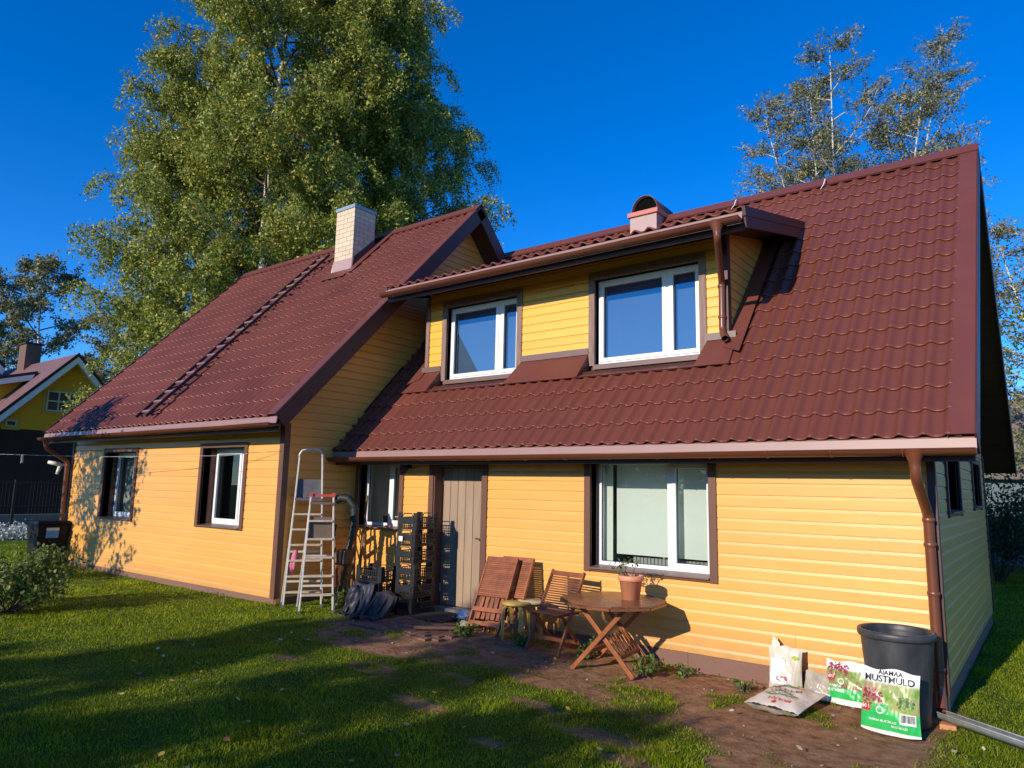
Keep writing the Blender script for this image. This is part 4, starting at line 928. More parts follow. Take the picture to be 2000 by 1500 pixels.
# ---- plastic crates
def crate_meshes(w, d, h):
    parts = {}
    fr = MB()
    for sx in (-1, 1):
        for sy in (-1, 1):
            x, y = sx*w/2, sy*d/2; fr.beam((x-sx*.012, y-sy*.035, 0), (x-sx*.012, y-sy*.035, h), .012, .07, (0, 1, 0)); fr.beam((x-sx*.035, y-sy*.008, 0), (x-sx*.035, y-sy*.008, h), .07, .010, (0, 1, 0))
    for z in (.012, h*.36, h*.7):
        for s in (-1, 1): fr.beam((-w/2, s*d/2*.985, z), (w/2, s*d/2*.985, z), .008, .014); fr.beam((s*w/2*.985, -d/2, z), (s*w/2*.985, d/2, z), .008, .014)
    parts['frame'] = fr
    la = MB()
    for s in (-1, 1):
        n = int(w/.036)
        for i in range(1, n): x = -w/2+w*i/n; la.beam((x, s*d/2*.985, .01), (x, s*d/2*.985, h*.7), .010, .006, (0, 1, 0))
        n = int(d/.036)
        for i in range(1, n): y = -d/2+d*i/n; la.beam((s*w/2*.985, y, .01), (s*w/2*.985, y, h*.7), .006, .010, (0, 1, 0))
    for z in (h*.18, h*.53):
        for s in (-1, 1): la.beam((-w/2, s*d/2*.985, z), (w/2, s*d/2*.985, z), .005, .007); la.beam((s*w/2*.985, -d/2, z), (s*w/2*.985, d/2, z), .005, .007)
    parts['lattice'] = la
    bt = MB(); n = int(w/.04)
    for i in range(n+1): x = -w/2+.01+(w-.02)*i/n; bt.beam((x, -d/2+.01, .012), (x, d/2-.01, .012), .012, .008)
    n = int(d/.04)
    for i in range(n+1): y = -d/2+.01+(d-.02)*i/n; bt.beam((-w/2+.01, y, .012), (w/2-.01, y, .012), .012, .0078)
    parts['base'] = bt
    hd = MB(); s_ = 1; hd.tube([(-w*.33, 0, h*.7), (-w*.2, 0, h*.95), (w*.2, 0, h*.95), (w*.33, 0, h*.7)], .007, 6)
    pl = MB()
    for s in (-1, 1): pl.box(-w*.36, w*.36, s*d/2-.006, s*d/2+.006, h*.38, h*.68) if s < 0 else None
    return {'frame': fr.mesh('crate_frame', 'black'), 'lattice': la.mesh('crate_lattice', 'black'), 'base': bt.mesh('crate_base', 'black'), 'handle': hd.mesh('crate_handle', 'black'), 'side_plate': pl.mesh('crate_plate', 'black'), 'half': d/2}
CM = crate_meshes(.34, .48, .24); CM2 = crate_meshes(.50, .32, .22)
def crate(meshes, label, loc, rotz, plate=False):
    t = thing('plastic_crate', label, 'crate', loc, rotz, 'black plastic crates by the door')
    for n_, me in meshes.items():
        if n_ == 'side_plate' and not plate: continue
        if n_ == 'handle':
            for sg in (-1, 1): inst('handle', me, t, (0, sg*meshes['half']*.98, 0))
        elif n_ != 'half': inst(n_, me, t)
    return t
ordn = ['lowest', 'second from bottom', 'third from bottom', 'third from top', 'second from top', 'topmost']
for i in range(6): crate(CM, 'black lattice crate, %s of the tall stack beside the door' % ordn[i], (-6.53+.006*(i % 2), -.42+.005*(i % 3), gzs(-6.7, -.4)+i*.236), R(3+1.5*((i*7) % 3)), plate=True)
for i in range(3): crate(CM2, 'black lattice crate, %s of the low stack under the small window' % ('lowest', 'middle one', 'topmost')[i], (-7.02+.01*i, -.74, gzs(-7, -.7)+i*.215), R(-4+4*i))
k = MB(); k.box(-6.62, -6.54, -.692, -.686, 1.22, 1.29); tag(k.build('paper_label', 'label_white'), 'small white label stuck on the tall crate stack', 'label')
# ---- by the door
k = MB(); k.box(-6.55, -5.70, -.75, -.10, .19, .222); tag(k.build('door_mat', 'mat', bevel=.006), 'black rubber mat in front of the plank door', 'mat')
bm_ = MB(); bm_.box(-.115, .115, -.055, .055, -.05, .02); bme = bm_.mesh('paving_brick', 'clay')
pv = 0
for i in range(6):
    for j in range(7):
        x = -6.5+i*.24+(j % 2)*.12; y = -1.52+j*.118
        if -6.62 < x < -5.15 and y < -.78 and random.random() > .06:
            o = inst('paving_brick', bme, None, (x, y, gzs(x, y)-.020+random.uniform(-.006, .008)), (random.uniform(-.03, .03), random.uniform(-.03, .03), random.uniform(-.05, .05)))
            tag(o, 'old red paving brick sunk in the soil before the door', 'brick', 'paving bricks before the door'); pv += 1
k = MB(); k.tube([on_g(-5.62, -1.32, .03), on_g(-5.30, -.98, .035), on_g(-5.02, -.60, .05)], [.022, .022, .02], 10); tag(k.build('wooden_pole', 'shaft'), 'short wooden pole lying on the ground before the folded chairs', 'pole')
blob('white_rag', 'crumpled white rag on the mat by the door', 'rag', (-5.62, -.36, .27), (.10, .08, .07), 'label_white', 12, .3, .222, 16)
def shoe(loc, rz):
    k = MB(); k.sm = True; rows = [(-.12, .03, .05), (-.09, .038, .085), (-.04, .036, .075), (.02, .042, .055), (.08, .045, .045), (.12, .03, .03), (.135, .01, .02)]
    for x, w, h in rows:
        for j in range(10): a = math.pi*j/9; k.v.append((x, w*math.cos(a), max(0., h*math.sin(a))))
    for i in range(len(rows)-1):
        for j in range(9): k.face((i*10+j, i*10+j+1, (i+1)*10+j+1, (i+1)*10+j))
    o = k.build('shoe', 'stool_pale', None); o.location = loc; o.rotation_euler = (0, 0, rz); return o
tag(shoe(on_g(-5.32, -.62, .0), R(30)), 'worn pale shoe lying beside the folded chairs', 'shoe')

# ---- the big tub, sacks of soil, drain pipe
t = thing('planter_tub', 'large black plastic tub beside the downpipe', 'tub', (-.315, -.50, 0.0))
MB().lathe([(0, .005), (.225, .0), (.235, .02), (.285, .60), (.297, .745)], seg=48).lathe([(.29, .745), (.275, .60), (.222, .05), (0, .045)], seg=48).build('tub_body', 'tub', t)
MB().lathe([(.296, .735), (.315, .738), (.322, .75), (.322, .788), (.315, .8), (.298, .80), (.288, .79), (.288, .74)], seg=48).build('rim', 'tub', t)
MB().lathe([(.262, .40), (.267, .405), (.270, .43), (.266, .44)], seg=48).build('band', 'tub', t)
def text_mesh(s, size, align='CENTER', shear=0.):
    c = bpy.data.curves.new('txt', 'FONT'); c.body = s; c.size = size; c.align_x = align; c.shear = shear; c.extrude = 0; c.resolution_u = 3; c.offset = size*.018
    o = bpy.data.objects.new('txt', c); COL.objects.link(o); dg = bpy.context.evaluated_depsgraph_get(); me = bpy.data.meshes.new_from_object(o.evaluated_get(dg))
    bpy.data.objects.remove(o); return me
def flat(name, rgb, rough=.4): return mat(name, rgb, rough, .03, 8)
M['ink'] = flat('print_black', (.02, .02, .025)); M['inkred'] = flat('print_red', (.55, .03, .04)); M['inkgreen'] = flat('print_green', (.03, .42, .10)); M['inkwhite'] = flat('print_white', (.82, .84, .82))
M['inkflower'] = mat('print_flower', (.30, .03, .07), .4, .6, 60); M['inkfern'] = mat('print_fern', (.10, .20, .04), .4, .6, 60); M['inkdkgreen'] = flat('print_darkgreen', (.10, .22, .12)); M['inkpurple'] = flat('print_purple', (.28, .06, .30)); M['inkyellow'] = flat('print_yellow', (.80, .42, .03)); M['inklime'] = flat('print_lime', (.35, .45, .05))
def bagprint(name, stops, mid=None, crinkle=.5):
    """printed film; v runs up the bag in object Z (0..1 mapped by generated coords)"""
    m, tt, b = nt(name); tc = tt.nodes.new('ShaderNodeTexCoord'); sx = tt.nodes.new('ShaderNodeSeparateXYZ'); lk(tt, tc.outputs['Generated'], sx.inputs[0])
    col = ramp(tt, sx.outputs['Z'], stops, 'CONSTANT')
    v = coords(tt)
    if mid:
        f = noise(tt, v, 9, 5, .7); pic = ramp(tt, f, mid); r2 = ramp(tt, sx.outputs['Z'], [(0, (0, 0, 0)), (.36, (1, 1, 1)), (.74, (1, 1, 1)), (.80, (0, 0, 0))], 'LINEAR')
        r2n = tt.nodes[-1]; r2n.color_ramp.interpolation = 'CONSTANT' if False else 'LINEAR'
        r2n.color_ramp.elements[0].position = .345
        mx = tt.nodes.new('ShaderNodeMix'); mx.data_type = 'RGBA'; lk(tt, r2, mx.inputs['Factor']); lk(tt, col, mx.inputs['A']); lk(tt, pic, mx.inputs['B']); col = mx.outputs['Result']
    lk(tt, col, b.inputs['Base Color']); b.inputs['Roughness'].default_value = .32; b.inputs['Coat Weight'].default_value = .15
    bump(tt, b, noise(tt, coords(tt, (1, 1, .6)), 12, 3, .5), crinkle, .02); return m
M['bag_must'] = bagprint('bag_must', [(0, (.80, .82, .80)), (.06, (.03, .46, .10)), (.30, (.045, .55, .13)), (.36, (.80, .82, .80)), (1, (.80, .82, .80))], [(.28, (.10, .22, .03)), (.42, (.20, .34, .06)), (.52, (.34, .42, .14)), (.60, (.40, .20, .14)), (.70, (.50, .55, .34))])
M['bag_back'] = bagprint('bag_back', [(0, (.80, .82, .80)), (.12, (.03, .46, .10)), (.55, (.03, .42, .09)), (.60, (.80, .82, .80)), (1, (.80, .82, .80))], [(.28, (.10, .22, .03)), (.42, (.25, .06, .07)), (.52, (.20, .34, .06)), (.62, (.30, .30, .12))])
M['bag_beige'] = bagprint('bag_beige', [(0, (.62, .57, .46)), (.5, (.66, .60, .48)), (1, (.55, .44, .27))])
M['bag_flat'] = mat('bag_flat', (.58, .52, .42), .38, .12, 7, bmp=.5, bscale=14, col2=(.72, .68, .6))
M['film'] = mat('clear_film', (.42, .37, .29), .25, .2, 7, bmp=.6, bscale=16)
def bag(name, label, loc, rotz, lean, w, h, T, m, seed, prints=(), top_taper=0.):
    t = thing(name, label, 'bag of soil', loc, rotz, 'sacks of soil by the tub'); t.rotation_euler = (-lean, 0, rotz)
    rng = random.Random(seed); ph = [rng.uniform(0, 6.28) for _ in range(6)]
    def surf(u, v, side):    # u -1..1, v 0..1
        e = max(0., 1-abs(u)**3.5)*max(0., math.sin(math.pi*min(1, .05+v*.93)))**.55
        k = T*e*(1.15-.45*v); wr = .006*math.sin(9*u+6*v+ph[0])+.007*math.sin(17*v+5*u+ph[1])*e+.004*math.sin(31*u-13*v+ph[2])
        x = u*w/2*(1-top_taper*v)*(1-.05*math.sin(math.pi*v)); z = h*v + .012*math.sin(5*u+ph[3])*v + (.018*abs(u)**3 if v < .02 else 0)
        return (x, side*(k/2)+wr*(1 if side < 0 else -1)*.8, z)
    n, mm = 28, 28; V = []; F = []
    for side in (-1, 1):
        o = len(V)
        for i in range(n+1):
            for j in range(mm+1): V.append(surf(-1+2*i/n, j/mm, side))
        for i in range(n):
            for j in range(mm): a = o+i*(mm+1)+j; F.append((a, a+mm+1, a+mm+2, a+1))
    link('sack_body', npmesh('sack_body', V, F, m, True), t)
    for kind, arg, u0, v0, size, pm in prints:
        if kind == 'text':
            me = text_mesh(arg, size); flip = False
        elif kind == 'rtext':
            me = text_mesh(arg, size)
            for vx in me.vertices: vx.co.x *= -1; vx.co.y *= -1
        elif kind == 'rect':
            q = MB(); nx, ny = 6, 4; a, b_ = arg
            for i in range(nx+1):
                for j in range(ny+1): q.v.append((-a/2+a*i/nx, -b_/2+b_*j/ny, 0))
            for i in range(nx):
                for j in range(ny): z_ = i*(ny+1)+j; q.face((z_, z_+ny+1, z_+ny+2, z_+1))
            me = q.mesh('print', pm)
        elif kind == 'bars':
            q = MB(); rb = random.Random(5); x = -arg[0]/2
            while x < arg[0]/2: ww = rb.choice((.002, .003, .004)); q.poly([(x, -arg[1]/2, 0), (x+ww, -arg[1]/2, 0), (x+ww, arg[1]/2, 0), (x, arg[1]/2, 0)]); x += ww+rb.choice((.002, .003))
            me = q.mesh('print', pm)
        elif kind == 'flowers':
            q = MB(); rb = random.Random(8)
            for _ in range(60):
                a_ = rb.uniform(0, 6.28); r_ = rb.random()**.6; cx_, cy_ = arg[0]*r_*math.cos(a_), arg[1]*r_*math.sin(a_); e_ = rb.uniform(.006, .013)
                q.poly([(cx_+e_*math.cos(b0+a_), cy_+e_*math.sin(b0+a_), 0) for b0 in (0, 1.26, 2.5, 3.77, 5.0)])
            me = q.mesh('print', pm)
        else:   # disc / ring
            q = MB(); N = 20; a, b_ = arg; rr = [(1, 1), (.72, .72)] if kind == 'ring' else [(1, 1), (0.001, 0.001)]
            for k_ in rr: q.v += [(a*k_[0]*math.cos(2*math.pi*i/N), b_*k_[1]*math.sin(2*math.pi*i/N), 0) for i in range(N)]
            for i in range(N): q.face((i, (i+1) % N, N+(i+1) % N, N+i))
            me = q.mesh('print', pm)
        me.materials.clear(); me.materials.append(M[pm])
        for vx in me.vertices:
            X, Z = vx.co.x+u0*w/2, vx.co.y+v0*h; s_ = surf(max(-1, min(1, X/(w/2))), max(0, min(1, Z/h)), -1)
            off = {'inkgreen': .003, 'inkwhite': .0045, 'inkred': .0042}.get(pm, .005)
            if kind in ('text', 'bars', 'rtext'): off += .0025
            vx.co = (X, s_[1]-off, Z)
        me.update(); link('print', me, t)
    return t
zt = gzs(-.34, -.9)
bag('soil_sack', 'front soil sack with garden picture and MUSTMULD lettering, against the tub', (-.33, -.93, zt+.0), R(-4), .16, .47, .52, .15, 'bag_must', 2, [
    ('text', 'AIAMAA', .05, .915, .052, 'ink'), ('text', 'MUSTMULD', .02, .80, .074, 'ink'), ('flowers', (.085, .07), -.55, .55, 0, 'inkflower'), ('flowers', (.06, .05), .55, .52, 1, 'inkfern'),
    ('rect', (.075, .06), -.78, .375, 0, 'inkred'), ('text', '60 l', -.78, .36, .045, 'inkwhite'), ('rect', (.12, .10), -.25, .36, 0, 'inkgreen'), ('ring', (.03, .03), -.27, .365, 0, 'inkwhite'),
    ('rect', (.115, .085), .62, .285, 0, 'inkwhite'), ('bars', (.10, .06), .62, .295, 0, 'ink'), ('text', 'AIAMAA MUSTMULD', -.2, .19, .024, 'inkwhite'), ('text', 'MUSTMULD', .35, .13, .024, 'inkwhite')])
bag('soil_sack', 'soil sack half hidden behind the front one, with red flowers printed on top', (-.80, -.30, gzs(-.8, -.3)), R(-3), .30, .42, .40, .13, 'bag_back', 4, [
    ('flowers', (.10, .055), -.45, .82, 0, 'inkflower'), ('rect', (.07, .045), -.72, .60, 0, 'inkred'), ('text', '60 l', -.72, .585, .035, 'inkwhite'), ('ring', (.03, .028), -.25, .52, 0, 'inkwhite'), ('text', 'MUSTMULD', -.45, .28, .034, 'inkwhite'), ('text', 'AIAMAA', -.50, .38, .03, 'inkwhite')])
bag('soil_sack', 'tall torn beige sack leaning on the yellow wall', (-1.40, -.22, gzs(-1.4, -.2)), R(5), .14, .33, .44, .16, 'bag_beige', 6, [
    ('rect', (.15, .15), -.38, .55, 0, 'inkwhite'), ('rect', (.16, .10), -.36, .30, 0, 'inkwhite'), ('disc', (.055, .03), -.15, .30, 0, 'inkpurple'), ('disc', (.03, .024), -.02, .335, 0, 'inkred'), ('disc', (.022, .02), -.12, .375, 0, 'inkyellow'),
    ('ring', (.02, .022), -.02, .70, 0, 'inkdkgreen'), ('disc', (.035, .022), .62, .78, 0, 'inklime'), ('disc', (.02, .035), .85, .12, 0, 'inklime')])
k = MB(); k.prism([(-1.555, -.15, gzs(-1.5, -.2)+.40), (-1.46, -.15, gzs(-1.5, -.2)+.40), (-1.47, -.14, gzs(-1.5, -.2)+.46), (-1.535, -.13, gzs(-1.5, -.2)+.53)], (0, .006, 0))
tag(k.build('torn_flap', 'bag_beige'), 'torn corner of film sticking up from the beige sack', 'plastic film')
bag('clear_sack', 'small translucent sack slumped between the beige and green sacks', (-1.09, -.28, gzs(-1.1, -.28)), R(-12), .35, .28, .26, .12, 'film', 8, [('rect', (.13, .06), .5, .16, 0, 'inkwhite'), ('ring', (.02, .02), .55, .2, 0, 'inkdkgreen')])
fb = bag('soil_sack', 'flat white soil sack lying on the bare earth', (-1.30, -1.06, gzs(-1.3, -.8)+.05), R(-8), 0, .52, .70, .14, 'bag_flat', 12, [
    ('rtext', 'BIOLAN', .15, .22, .06, 'inkred'), ('rtext', 'ORIGINAL', .0, .36, .05, 'inkdkgreen'), ('ring', (.16, .045), .0, .375, 0, 'inkdkgreen'), ('rtext', 'AIAMAA', -.1, .50, .06, 'clay'), ('rtext', 'MUSTMULD', -.1, .62, .06, 'clay'),
    ('disc', (.02, .03), .05, .09, 0, 'inkred'), ('disc', (.08, .06), -.25, .88, 0, 'inkdkgreen'), ('disc', (.03, .025), .25, .84, 0, 'inkyellow'), ('disc', (.07, .03), -.62, .8, 0, 'clay')])
fb.rotation_euler = (R(-86), 0, R(-8)+0)
k = MB(); p0, p1 = (-.02, -.30, .085), (1.9, -1.5, .05); d = (Vector(p1)-Vector(p0)).normalized(); sdv = d.cross(Vector((0, 0, 1))).normalized(); upv = sdv.cross(d)
N = 12; k.sm = True
for P_ in (p0, p1):
    for rr in (.055, .05): k.v += [tuple(Vector(P_)+(sdv*math.cos(math.pi*(1-.12)+math.pi*1.24*i/N)+upv*math.sin(math.pi*(1-.12)+math.pi*1.24*i/N))*rr) for i in range(N+1)]
q = N+1
for i in range(N): k.face((i, i+1, 2*q+i+1, 2*q+i)); k.face((q+i, 3*q+i, 3*q+i+1, q+i+1))
k.sm = False
for e in (0, 2*q):
    for i in range(N): k.face((e+i, e+q+i, e+q+i+1, e+i+1))
k.tube([tuple(Vector(p0)+sdv*.056+upv*.018), tuple(Vector(p1)+sdv*.056+upv*.018)], .008, 6); k.tube([tuple(Vector(p0)-sdv*.056+upv*.018), tuple(Vector(p1)-sdv*.056+upv*.018)], .008, 6)
tag(k.build('drain_channel', 'galv'), 'galvanised half round channel leading away from the downpipe', 'gutter')
k = MB(); k.box(-.03, .10, -.42, -.30, -.04, .028); tag(k.build('brick', 'orangebrick', bevel=.012), 'orange brick propping the end of the metal channel', 'brick')

# ---- bin, clothes line
t = thing('rubbish_bin', 'black square bin with blue and white stickers at the far corner', 'bin', on_g(-16.15, -1.75), R(90))
k = MB(); k.hexa([(-.24, -.24, 0), (.24, -.24, 0), (.24, .24, 0), (-.24, .24, 0), (-.30, -.30, .86), (.30, -.30, .86), (.30, .30, .86), (-.30, .30, .86)]); k.build('bin_body', 'binblack', t, bevel=.02)
k = MB(); k.hexa([(-.33, -.33, .86), (.33, -.33, .86), (.33, .33, .86), (-.33, .33, .86), (-.30, -.30, .93), (.30, -.30, .93), (.30, .30, .93), (-.30, .30, .93)]); k.build('lid', 'binblack', t, bevel=.015)
k = MB(); k.poly([(-.14, -.299, .58), (.10, -.299, .58), (.10, -.312, .79), (-.14, -.312, .79)]); k.build('sticker', 'label_blue', t)
k = MB(); k.poly([(-.14, -.3135, .73), (.10, -.3135, .73), (.10, -.3185, .79), (-.14, -.3185, .79)]); k.build('sticker', 'label_white', t)
k = MB(); k.poly([(-.17, -.255, .10), (-.09, -.255, .10), (-.09, -.272, .36), (-.17, -.272, .36)]); k.build('sticker', 'label_white', t)
k = MB(); k.tube([(-20.5, -3.2, 2.62), (-17.1, -2.7, 2.50), (-13.2, -2.2, 2.42), (-9.55, -1.75, 2.42), (-8.5, -1.45, 2.5)], .0038, 5); tag(k.build('clothes_line', 'cord'), 'thin pale clothes line strung past the left wing', 'clothes line')
k = MB(); k.beam((-15.75, -2.52, 2.47), (-15.75, -2.52, 2.30), .02, .03, (0, 1, 0)); k.beam((-15.74, -2.52, 2.47), (-15.70, -2.52, 2.32), .016, .03, (0, 1, 0)); tag(k.build('clothes_peg', 'peg'), 'wooden peg hanging on the clothes line', 'clothes peg')

# ================================================================== NEIGHBOUR HOUSE, FENCE, SHED
NX = -30.; AY, AZ = 3.48, 6.96; ns = 1.08
t = thing('neighbour_house', 'yellow gabled house with white barge boards over a dark brown ground floor', 'house', (0, 0, 0))
k = MB()
z = 3.85
while z < 6.7:
    z1 = min(z+.15, 6.72); h0 = (AZ-.25-z)/ns; h1 = (AZ-.25-z1)/ns
    k.hexa([(NX-.2, AY-h0, z), (NX+.012, AY-h0, z), (NX+.012, AY+h0, z), (NX-.2, AY+h0, z), (NX-.2, AY-h1, z1), (NX-.006, AY-h1, z1), (NX-.006, AY+h1, z1), (NX-.2, AY+h1, z1)]); z = z1
nw = k.build('wall', 'nyellow', t, label='yellow boarded gable'); nw['kind'] = 'stuff'
k = MB(); k.box(NX-.25, NX-.02, -4.0, 7.6, -.1, 3.85); k.build('wall', 'nbrown', t, label='dark brown boarded ground floor')
for s in (-1, 1):
    k = MB(); e = 3.9; top = Vector((NX+.5, AY, AZ)); low = Vector((NX+.5, AY+s*e, AZ-e*ns))
    k.prism([top, low, low+Vector((0, 0, -.16)), top+Vector((0, 0, -.16))], (-9, 0, 0)); k.build('roof_slope', 'nroof', t)
    k = MB(); k.prism([top+Vector((.03, 0, .03)), low+Vector((.03, 0, .03)), low+Vector((.03, 0, -.12)), top+Vector((.03, 0, -.12))], (-.06, 0, 0)); k.build('verge', 'nbrown', t)
    k = MB(); k.prism([top+Vector((.02, 0, -.13)), low+Vector((.02, 0, -.13)), low+Vector((.02, 0, -.40)), top+Vector((.02, 0, -.40))], (-.05, 0, 0)); k.build('barge_board', 'nwhite', t)
    k = MB(); k.prism([top+Vector((-.04, 0, -.2)), low+Vector((-.04, 0, -.2)), low+Vector((-.04, 0, -.24)), top+Vector((-.04, 0, -.24))], (-.5, 0, 0)); k.build('soffit', 'nwhite', t)
def nwin(y0, y1, z0, z1, nu, nv):
    k = MB(); f = .05; k.box(NX+.01, NX+.06, y0, y1, z0, z0+f); k.box(NX+.01, NX+.06, y0, y1, z1-f, z1); 
    for i in range(nu+1): y = y0+(y1-y0-f)*i/nu; k.box(NX+.011, NX+.062, y, y+f, z0+.001, z1-.001)
    for j in range(1, nv): z = z0+(z1-z0)*j/nv; k.box(NX+.012, NX+.058, y0+f, y1-f, z-f/2, z+f/2)
    w = k.build('window', 'nwinframe', t)
    for i in range(nu):
        for j in range(nv):
            g = MB(); a = y0+(y1-y0)*i/nu; b = y0+(y1-y0)*(i+1)/nu; c = z0+(z1-z0)*j/nv; d = z0+(z1-z0)*(j+1)/nv
            g.box(NX+.005, NX+.03, a+.02, b-.02, c+.02, d-.02); g.build('pane', 'bottle', w)
    c_ = .12
    for q in ((y0-c_, y0, z0-c_, z1+c_), (y1, y1+c_, z0-c_, z1+c_), (y0, y1, z1, z1+c_), (y0, y1, z0-c_, z0)):
        g = MB(); g.box(NX, NX+.03, *q); g.build('casing', 'ochretrim', w)
nwin(2.70, 3.92, 4.62, 5.42, 3, 2); nwin(1.44, 1.80, 3.92, 4.16, 1, 1)
k = MB(); k.box(-35.2, -34.4, 3.2, 3.8, 6.2, 7.85); nc = k.build('chimney', 'nchim', t); k = MB(); k.box(-35.25, -34.35, 3.15, 3.85, 7.85, 7.93); k.build('chimney_cap', 'nbrown', nc)
k = MB(); k.prism([(-31.2, 2.70, 6.28), (-31.2, .5, 5.62), (-31.2, .5, 5.5), (-31.2, 2.75, 6.14)], (-5, 0, 0)); nd = k.build('dormer', 'nbrown', t)
k = MB(); k.prism([(-31.17, 2.6, 6.13), (-31.17, .45, 5.49), (-31.17, .45, 5.28), (-31.17, 2.5, 5.88)], (-.05, 0, 0)); k.build('barge_board', 'nwhite', nd)
k = MB(); k.prism([(-31.6, 2.4, 5.85), (-31.6, .9, 5.4), (-31.6, .9, 4.2)], (-.1, 0, 0)); k.build('cheek', 'nyellow', nd)
# another gable at the very edge
t2 = thing('far_house', 'dark roof with white barge board just entering the picture at the left', 'house', (0, 0, 0))
k = MB(); k.prism([(-36, 3.05, 6.95), (-36, 1.2, 8.8), (-36, -.8, 6.8), (-36, -.8, 6.6), (-36, 1.2, 8.6), (-36, 2.95, 6.85)], (-6, 0, 0)); k.build('roof', 'nbrown', t2)
k = MB(); k.prism([(-35.97, 3.0, 6.80), (-35.97, 1.2, 8.58), (-35.97, -.8, 6.58), (-35.97, -.8, 6.2), (-35.97, 1.2, 8.2), (-35.97, 2.9, 6.55)], (-.06, 0, 0)); k.build('barge_board', 'nwhite', t2)
k = MB(); k.box(-41, -36.3, -.3, 2.6, 0, 7.0); k.build('wall', 'nyellow', t2)
# fence before the neighbour
t = thing('wire_fence', 'low dark wire fence in front of the brown house', 'fence', (-26.2, 0, .2))
for i in range(6):
    k = MB(); y = -3.2+i*2.0; k.box(-.03, .03, y-.03, y+.03, -.02, 1.75); k.build('post', 'iron', t)
for z in (.05, .9, 1.66): k = MB(); k.box(-.012, .012, -3.2, 6.8, z-.012, z+.012); k.build('rail', 'iron', t)
k = MB()
for i in range(100): y = -3.15+i*.1; k.box(-.004, .004, y-.004, y+.004, .05, 1.72)
k.build('wire_mesh', 'iron', t, kind='stuff')
k = MB(); k.box(-28.2, -28.0, -4, 7.4, -.05, .75); tag(k.build('low_wall', 'concrete'), 'low grey concrete wall behind the wire fence', 'wall')
# shed far right with a steep shingle roof
t = thing('old_shed', 'grey weathered shed roof seen between the leaves at the right edge', 'shed', (0, 0, 0))
for i in range(14):
    z0 = 2.6+i*.19; y0 = 18.6+i*.14; k = MB(); k.hexa([(-4.2, y0, z0), (9, y0, z0), (9, y0+.2, z0), (-4.2, y0+.2, z0), (-4.2, y0+.16, z0+.22), (9, y0+.16, z0+.22), (9, y0+.3, z0+.22), (-4.2, y0+.3, z0+.22)]); k.build('shingle_row', 'shedroof', t)
k = MB(); k.box(-4., 8.8, 18.9, 22, -.1, 2.7); k.build('wall', 'bluewhite', t)

